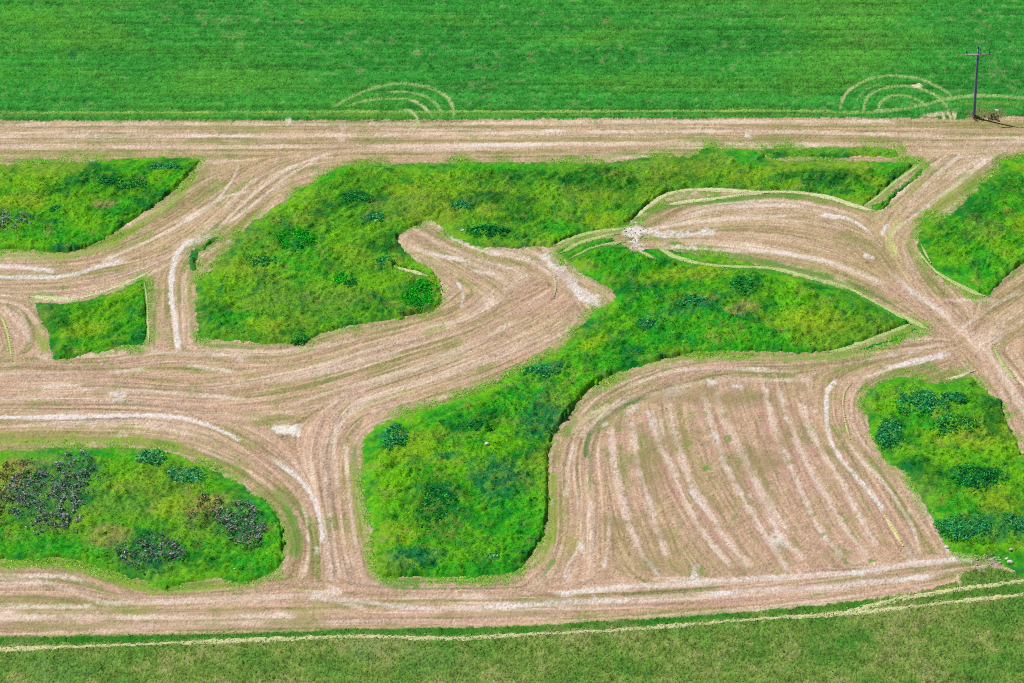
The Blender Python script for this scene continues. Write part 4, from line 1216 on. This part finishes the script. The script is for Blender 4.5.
# ------------------------------------------------------------------ shrubs and weed clumps
def shrub(x, y, rx, ry, h, tones, label, seed, n=2600, name='shrub', cat='shrub', group='dark shrubs in the grass', leaf=0.19):
    """centre and half-sizes read off the photo (pixels); h in metres"""
    r = np.random.default_rng(2000 + seed)
    c0 = G([(x, y + h * 0.84 * PXM * 0.5)])[0]
    ax, ay = rx * 1.25 / PXM, max(ry - h * 0.84 * PXM * 0.4, ry * 0.62) * 1.25 / PXM / 0.545
    root = bpy.data.objects.new(name, None)
    root.empty_display_size = 0.5
    root.location = (c0[0], c0[1], 0)
    COL.objects.link(root)
    tag(root, label, cat, group)
    ii = min(max(int((c0[0] - X0) / DX), 0), NX - 1); jj = min(max(int((c0[1] - Y0) / DY), 0), NY - 1)
    cz = float(np.median(CANOPY[max(jj - 4, 0):jj + 5, max(ii - 6, 0):ii + 7]))
    nl = 16
    la = r.random(nl) * 2 * math.pi
    lr = np.sqrt(r.random(nl)) * 0.75
    lx_, ly_ = np.cos(la) * lr * ax, np.sin(la) * lr * ay
    rad = (0.26 + 0.2 * r.random(nl))
    kk = r.integers(0, nl, n)
    d = r.standard_normal((n, 3))
    d /= np.linalg.norm(d, axis=1, keepdims=True)
    d[:, 2] = np.abs(d[:, 2])
    rr = r.random(n) ** 0.35 * np.where(r.random(n) < 0.2, 1.35, 1.0)
    sc = np.stack([rad * ax, rad * ay, h * (0.62 + 0.42 * r.random(nl)) * (1 - 0.45 * lr)], 1)
    P = np.stack([lx_[kk], ly_[kk], np.zeros(n)], 1) + d * rr[:, None] * sc[kk]
    P[:, 2] = P[:, 2] * 0.8 + cz * 0.75 * (1 - 0.35 * (P[:, 0] / ax) ** 2 - 0.35 * (P[:, 1] / ay) ** 2)
    T = np.array(tones)
    ti = (r.random(n) ** 1.0 * len(T)).astype(int)
    lump_tone = 0.8 + 0.4 * r.random(nl)
    col = T[ti] * lump_tone[kk][:, None] * (0.6 + 0.8 * r.random((n, 1)))
    eq = np.sqrt((P[:, 0] / ax) ** 2 + (P[:, 1] / ay) ** 2)
    out = (r.random(n) < sstep(0.55, 1.1, eq) * 0.75)[:, None]
    col = np.where(out, np.array([ct(60, 148, 30), ct(96, 164, 32), ct(30, 130, 34)])[r.integers(0, 3, n)] * (0.7 + 0.5 * r.random((n, 1))), col)
    v, f, cc = leaves(P, np.full(n, leaf), col, seed)
    mesh('foliage', v, [f], cc, M_LEAF, root)
    # stems
    sv, sf, o_ = [], [], 0
    hub = np.array([0, 0, 0.12 * h])
    hubv = [np.array([math.cos(a * 1.2566), math.sin(a * 1.2566), 0]) * 0.05 for a in range(5)]
    sv += [np.array([0, 0, -0.08]) + p for p in hubv] + [hub + p for p in hubv]
    sf += [[a, (a + 1) % 5, 5 + (a + 1) % 5, 5 + a] for a in range(5)]
    o_ = 10
    for kx in range(nl):                       # branches all spring from the ring at the top of the stump
        p1 = np.array([lx_[kx], ly_[kx], sc[kx, 2] * 0.6 + cz * 0.5])
        sv += [p1 + p * 0.3 for p in hubv]
        sf += [[5 + a, 5 + (a + 1) % 5, o_ + (a + 1) % 5, o_ + a] for a in range(5)]
        o_ += 5
    sv = np.array(sv)
    mesh('stem', sv, [np.array(sf)], np.tile(cg(110, 90, 60), (len(sv), 1)), M_STRAW, root)
    return root


T_DK = [ct(20, 120, 56), ct(34, 140, 62), ct(16, 104, 60), ct(66, 158, 62)]
T_TE = [ct(30, 132, 80), ct(60, 160, 96), ct(22, 112, 78), ct(96, 178, 90)]
T_VI = [ct(30, 164, 30), ct(60, 182, 34), ct(16, 132, 36), ct(24, 146, 44)]
T_MX = [ct(30, 134, 68), ct(72, 164, 56), ct(14, 100, 60), ct(116, 178, 56)]
T_RE = [ct(80, 160, 100), ct(130, 186, 126), ct(20, 110, 72), ct(60, 146, 76)]
shrubs = [
    (978, 475, 23, 15, 1.3, T_DK, 'round dark green shrub standing alone in lime grass at the right', 3600),
    (921, 402, 24, 15, 1.2, T_TE, 'largest spreading teal shrub at the top of the right-hand grass patch', 3600),
    (953, 398, 13, 8, 1.0, T_TE, 'small bluish shrub joined to the right of the largest teal shrub', 1600),
    (948, 424, 26, 12, 0.9, T_MX, 'mixed green bush below the two teal shrubs at the right', 2600),
    (890, 434, 13, 15, 0.9, T_TE, 'upright teal clump on the left edge of the shrubby right-hand patch', 1800),
    (966, 527, 24, 14, 1.0, T_TE, 'wide low teal bush at the bottom of the shrubby right-hand patch', 2600),
    (1012, 524, 15, 10, 0.9, T_TE, 'bluish green bush at the right photo edge beside the wide low bush', 1800),
    (419, 293, 19, 16, 0.9, T_VI, 'bright green rounded bush left of the mown tongue', 3000),
    (340, 279, 13, 9, 0.7, T_VI, 'small bright bush in the middle of the olive grass', 1400),
    (349, 283, 7, 5, 0.5, T_DK, 'tiny dark bush just right of the small bright bush', 700),
    (374, 219, 11, 6, 0.8, T_RE, 'silvery teal clump below the upper road, in yellowish grass', 1200),
    (384, 261, 11, 5, 0.6, T_TE, 'flattened dark teal clump left of the mown tongue tip', 1000),
    (490, 230, 21, 8, 1.0, T_DK, 'dark bush with a hard shadow just above the mown tongue', 2200),
    (462, 206, 9, 7, 0.7, T_TE, 'small teal bush above the bush with the hard shadow', 900),
    (299, 338, 8, 6, 0.6, T_DK, 'small dark bush at the lower edge of the upper grass patch', 800),
    (296, 238, 18, 11, 0.8, T_VI, 'leafy green bush left of centre in the long upper patch', 2200),
    (268, 260, 20, 10, 0.6, T_MX, 'dull green bush below and left of the leafy green bush', 2000),
    (356, 197, 15, 8, 0.8, T_DK, 'dark bush above the silvery teal clump', 1600),
    (393, 436, 12, 12, 0.8, T_TE, 'dark teal bush near the upper left end of the boomerang patch', 1600),
    (545, 372, 18, 8, 0.8, T_TE, 'low teal bush beside the mown tongue, middle of the boomerang patch', 1800),
    (746, 284, 13, 11, 0.9, T_DK, 'dark bush near the swath in the right half of the boomerang patch', 1600),
    (694, 301, 17, 8, 0.9, T_TE, 'dark wind-bent bush at the centre of the boomerang patch', 1800),
    (650, 324, 18, 9, 0.7, T_TE, 'teal bush left of the wind-bent bush in the boomerang patch', 1800),
    (478, 426, 15, 6, 0.7, T_DK, 'flat dark bush in the upper part of the boomerang patch', 1400),
    (438, 505, 22, 20, 0.7, T_DK, 'broad dull bush in the lower half of the boomerang patch', 3000),
    (493, 558, 9, 5, 0.5, T_RE, 'pale small bush near the bottom of the boomerang patch', 800),
    (152, 456, 16, 9, 0.9, T_RE, 'pale wind-bent reeds at the top of the rounded purple-weed patch', 1800),
    (185, 475, 18, 11, 0.7, T_RE, 'second pale reed clump, below the first in the rounded patch', 2000),
    (130, 183, 18, 9, 0.8, T_MX, 'speckled green bush at the right of the upper left grass wedge', 1800),
    (165, 168, 16, 7, 0.8, T_TE, 'dark bush at the tapering tip of the upper left wedge', 1600),
    (108, 181, 12, 6, 0.8, T_DK, 'deep green bush left of the speckled bush in the upper left wedge', 1200),
    (58, 209, 9, 4, 0.6, T_DK, 'tiny dark bush in lime grass of the upper left wedge', 600),
    (930, 308, 1, 1, 0.1, T_DK, '', 0),
]
for q, (x, y, rx, ry, h, T, lab, n) in enumerate(shrubs):
    if n:
        shrub(x, y, rx, ry, h, T, lab, q, n)


def weeds(px, tones, label, seed, per=30, h=1.0, leaf=0.15, hz=0.0):
    """a bed of flowering weeds, nobody could count the stems"""
    poly = base_outline(px, 3)
    m = poly_mask(poly)
    x, y, j, i, r = scatter(m, per, 3000 + seed)
    n = len(x)
    lump = fbm(x, y, 0.9, 3100 + seed, 2)
    dens = fbm(x, y, 2.6, 3200 + seed, 3)
    pc = np.vstack([poly, poly[:1]])
    s3, Dd, Aa = dist_field(pc, 4)
    DF = np.full(PX.shape, 4.0, np.float32)
    DF[s3] = np.minimum(Dd, 4)
    inn = DF[j, i]
    keep = lump * 0.75 + 0.7 * dens + 0.7 * r.random(n) - 0.8 * (1 - sstep(0, 2.4, inn)) > 0.0
    x, y, lump, dens = x[keep], y[keep], lump[keep], dens[keep]
    n = len(x)
    top = np.maximum(CANOPY[j[keep], i[keep]], 0.2) + 0.05 + h * 0.4 * np.clip(0.3 + lump, 0, 1.2)
    z = top * (0.6 + 0.45 * r.random(n))
    T = np.array(tones)
    ti = (r.random(n) * len(T)).astype(int)
    col = T[ti] * (0.6 + 0.8 * r.random((n, 1)))
    v, f, cc = leaves(np.stack([x, y, z], 1), np.full(n, leaf), col, seed)
    L = z * 0.9
    b_ = blades(x[::2], y[::2], z[::2] * 0.1, L[::2], np.full(len(x[::2]), 0.07), 0.15 * r.standard_normal((len(x[::2]), 2)), np.tile(ct(12, 66, 44), (len(x[::2]), 1)), seed)
    Vj, Fj, Cj = join((v, f, cc), b_)
    o = mesh('weed_patch', Vj, Fj, Cj, M_LEAF)
    tag(o, label, 'weeds', 'beds of purple and brown weeds', 'stuff')


PU = [ct(26, 92, 70), ct(22, 78, 70), ct(40, 116, 60), ct(176, 154, 176), ct(200, 180, 196), ct(30, 100, 62), ct(124, 116, 140), ct(150, 136, 150), ct(70, 136, 60), ct(150, 136, 110), ct(90, 150, 60)]
BR = [ct(150, 124, 92), ct(176, 150, 120), ct(40, 100, 44), ct(110, 130, 60), ct(14, 60, 46)]
weeds([(2, 502), (12, 478), (48, 462), (64, 450), (84, 454), (104, 472), (92, 502), (88, 530), (60, 540), (30, 534)], PU,
      'dark purple weed bed in the left half of the rounded lower left patch', 1, per=85)
weeds([(-10, 470), (20, 460), (50, 455), (60, 470), (20, 490), (10, 520), (-10, 530)], BR,
      'brownish weed bed at the left photo edge beside the dark purple one', 2, per=60)
weeds([(216, 512), (240, 499), (262, 514), (263, 542), (240, 552), (220, 538)], PU,
      'small purple weed bed at the right end of the rounded patch', 3, per=70)
weeds([(188, 500), (215, 495), (224, 515), (210, 535), (192, 530)], BR,
      'brown speckled weed bed between the yellow grass and the small purple bed', 4, per=60)
weeds([(114, 550), (150, 534), (180, 542), (184, 562), (150, 578), (118, 566)], PU,
      'dark weed bed near the bottom edge of the rounded lower left patch', 5, per=58)
weeds([(-10, 222), (0, 212), (28, 212), (34, 222), (22, 235), (-10, 238)], PU,
      'dark bluish weeds at the left photo edge in the upper left grass wedge', 6, per=58)
weeds([(100, 470), (122, 478), (118, 492), (100, 488)], BR, 'faint brown weeds just right of the dark purple bed', 7, per=22, h=0.5)
weeds([(114, 180), (142, 176), (148, 184), (128, 192), (114, 190)], BR, 'brown dotted weeds over the speckled bush, upper left wedge', 8, per=24, h=0.9)
weeds([(958, 114), (975, 112), (1000, 112.5), (1012, 116), (1006, 119), (985, 121), (962, 121.5)], [ct(14, 62, 34), ct(40, 90, 40), ct(120, 96, 74), ct(8, 44, 30)],
      'dark scrubby weeds round the foot of the utility pole', 9, per=90, h=0.9)


# ------------------------------------------------------------------ stones and small debris
def stone(x, y, s, label, seed, col=(232, 226, 214), flat=0.7):
    r = np.random.default_rng(4000 + seed)
    import bmesh
    bm = bmesh.new()
    bmesh.ops.create_icosphere(bm, subdivisions=3, radius=1.0)
    off = r.standard_normal((6, 3))
    for v in bm.verts:
        p = np.array(v.co)
        kf = 1 + 0.13 * sum(math.sin(p @ o_ * 2 + q) for q, o_ in enumerate(off)) / 2
        v.co = Vector((p[0] * kf * s, p[1] * kf * s * 0.85, max(p[2], -0.5) * kf * s * flat))
    V = np.array([v.co for v in bm.verts])
    f = np.array([[v.index for v in fc.verts] for fc in bm.faces])
    bm.free()
    p = G([(x, y)])[0]
    ii = min(max(int((p[0] - X0) / DX), 0), NX - 1); jj = min(max(int((p[1] - Y0) / DY), 0), NY - 1)
    z = max(CANOPY[jj, ii], 0) + s * flat * 0.35
    V = V + np.array([p[0], p[1], z])
    cc = np.tile(cg(*col), (len(V), 1)) * (0.85 + 0.3 * r.random((len(V), 1)))
    o = mesh('stone', V, [f], cc, M_STONE, loc=(p[0], p[1], 0))
    tag(o, label, 'stone', 'pale stones lying in the fields')


stone(1010, 563, 0.42, 'largest white stone at the lower right, in the grass beyond the grey rubble', 1)
stone(1007, 560, 0.28, 'small white stone touching the largest one at the lower right', 2)
stone(1011, 552, 0.28, 'pale stone half hidden in grass above the largest white stone', 3, (200, 205, 190))
stone(487, 447, 0.34, 'lone white stone in the grass of the boomerang patch', 4)
stone(997, 111, 0.30, 'small white stone in the weeds right of the utility pole', 5)
stone(947, 548, 0.34, 'cream stone at the lower right corner of the striped plot', 6)
stone(697, 244, 0.30, 'pale stone beside the mown bulb, right of the white bare spot', 7, (214, 220, 205), 0.4)
stone(692, 245, 0.22, 'smaller grey stone just left of the pale stone by the mown bulb', 8, (190, 200, 185), 0.4)
stone(463, 232, 0.28, 'white stone at the left foot of the bush with the hard shadow', 9)
stone(763, 623, 0.24, 'tiny white stone just under the long swath at the bottom', 10)
stone(531, 245, 0.30, 'greyish stone on the upper edge of the mown tongue', 11, (190, 205, 175), 0.4)
stone(235, 571, 0.001 + 0.2, 'small tan stone at the lower edge of the rounded patch', 12, (200, 190, 160))


# ------------------------------------------------------------------ rubble of the pale heap at the lower right and the bare spot
def rubble(px, label, seed, cols, per=7, size=0.16):
    poly = G(smooth_poly(px, True, 3))
    m = poly_mask(poly)
    x, y, j, i, r = scatter(m, per, 5000 + seed)
    n = len(x)
    T = np.array([cg(*c_) for c_ in cols])
    col = T[(r.random(n) * len(T)).astype(int)] * (0.8 + 0.4 * r.random((n, 1)))
    box = np.array([[-1, -1, -1], [1, -1, -1], [1, 1, -1], [-1, 1, -1], [-.6, -.7, 1], [.7, -.6, .8], [.6, .7, 1.1], [-.7, .6, .7]], float)
    s = size * (0.4 + 0.9 * r.random(n) ** 2)
    a = r.random(n) * 6.28
    B = box[None] * s[:, None, None] * (0.7 + 0.6 * r.random((n, 8, 1)))
    V = np.empty_like(B)
    V[..., 0] = B[..., 0] * np.cos(a)[:, None] - B[..., 1] * np.sin(a)[:, None] + x[:, None]
    V[..., 1] = B[..., 0] * np.sin(a)[:, None] + B[..., 1] * np.cos(a)[:, None] + y[:, None]
    V[..., 2] = B[..., 2] * 0.6 + (np.maximum(Z[j, i], 0) + 0.02)[:, None]
    fq = np.array([[0, 3, 2, 1], [4, 5, 6, 7], [0, 1, 5, 4], [1, 2, 6, 5], [2, 3, 7, 6], [3, 0, 4, 7]])
    f = (np.arange(n)[:, None, None] * 8 + fq[None]).reshape(-1, 4)
    o = mesh('rubble', V.reshape(-1, 3), [f], np.repeat(col, 8, 0), M_STONE)
    tag(o, label, 'rubble', 'patches of pale rubble and straw litter', 'stuff')


rubble([(976, 556), (990, 554), (1000, 551), (1002, 562), (995, 565), (980, 569), (974, 567)],
       'grey rubble at the end of the mown road in the lower right', 1, [(190, 184, 172), (170, 164, 154), (214, 206, 192)], per=5, size=0.14)
rubble([(622, 223), (640, 224), (650, 232), (648, 240), (640, 243), (642, 254), (634, 252), (628, 240), (622, 234)],
       'white litter on the bare spot between the two big grass patches', 2, [(236, 230, 224), (220, 214, 204), (205, 200, 180)], per=4, size=0.09)


# ------------------------------------------------------------------ utility pole
def tube(pts, rads, seg=12, cap=True):
    V, Fq, Ft = [], [], []
    pts = np.asarray(pts, float)
    d = pts[-1] - pts[0]
    d /= np.linalg.norm(d)
    a = np.cross(d, [0, 0, 1.0]) if abs(d[2]) < 0.9 else np.cross(d, [1.0, 0, 0])
    a /= np.linalg.norm(a)
    b = np.cross(d, a)
    for p, rr in zip(pts, rads):
        for q in range(seg):
            t = 2 * math.pi * q / seg
            V.append(p + rr * (a * math.cos(t) + b * math.sin(t)))
    for k_ in range(len(pts) - 1):
        for q in range(seg):
            q2 = (q + 1) % seg
            Fq.append([k_ * seg + q, k_ * seg + q2, (k_ + 1) * seg + q2, (k_ + 1) * seg + q])
    if cap:
        for base_, c_ in ((0, pts[0]), ((len(pts) - 1) * seg, pts[-1])):
            V.append(c_)
            for q in range(seg):
                Ft.append([len(V) - 1, base_ + q, base_ + (q + 1) % seg])
    return np.array(V), [np.array(Fq), np.array(Ft)] if cap else [np.array(Fq)]


def boxm(c_, s):
    c_, s = np.asarray(c_, float), np.asarray(s, float) / 2
    v = np.array([[x, y, z] for z in (-1, 1) for y in (-1, 1) for x in (-1, 1)]) * s + c_
    f = np.array([[0, 2, 3, 1], [4, 5, 7, 6], [0, 1, 5, 4], [2, 6, 7, 3], [0, 4, 6, 2], [1, 3, 7, 5]])
    return v, f


pb = G([(973.8, 117.5)])[0]
pole = bpy.data.objects.new('utility_pole', None)
pole.location = (pb[0], pb[1], 0)
COL.objects.link(pole)
tag(pole, 'tall grey wooden utility pole with one crossarm at the upper field edge', 'utility pole')
WOOD = cg(150, 152, 190)
HT = 11.6
zz = np.linspace(-0.6, HT, 14)
v, f = tube([(0, 0, z) for z in zz], 0.23 - 0.07 * (zz / HT), 16)
mesh('pole', v, f, np.tile(WOOD, (len(v), 1)) * (0.85 + 0.3 * rng.random((len(v), 1))), M_STRAW, pole)
v, f = boxm((0, -0.2, HT - 0.75), (3.7, 0.16, 0.2))
mesh('crossarm', v, [f], np.tile(cg(214, 206, 196), (8, 1)), M_STRAW, pole)
for sx in (-1, 1):
    v, f = tube([(sx * 0.95, -0.275, HT - 0.78), (sx * 0.06, -0.2, HT - 1.6)], (0.028, 0.028), 8)
    mesh('brace', v, f, np.tile(cg(120, 120, 130), (len(v), 1)), M_STRAW, pole)
for px_, z0 in ((-1.7, HT - 0.675), (1.7, HT - 0.675), (0, HT)):
    yy = -0.2 if px_ else 0
    prof = [(0.0, 0.03), (0.18, 0.03), (0.19, 0.12), (0.25, 0.14), (0.29, 0.08), (0.33, 0.12), (0.40, 0.12), (0.44, 0.07), (0.50, 0.09), (0.55, 0.03)]
    v, f = tube([(px_, yy, z0 + a) for a, _ in prof], [b_ for _, b_ in prof], 12)
    mesh('insulator', v, f, np.tile(cg(84, 96, 170), (len(v), 1)), M_STONE, pole)
print('objects', len(bpy.data.objects), 'tris', sum(len(o.data.polygons) for o in bpy.data.objects if o.type == 'MESH'))
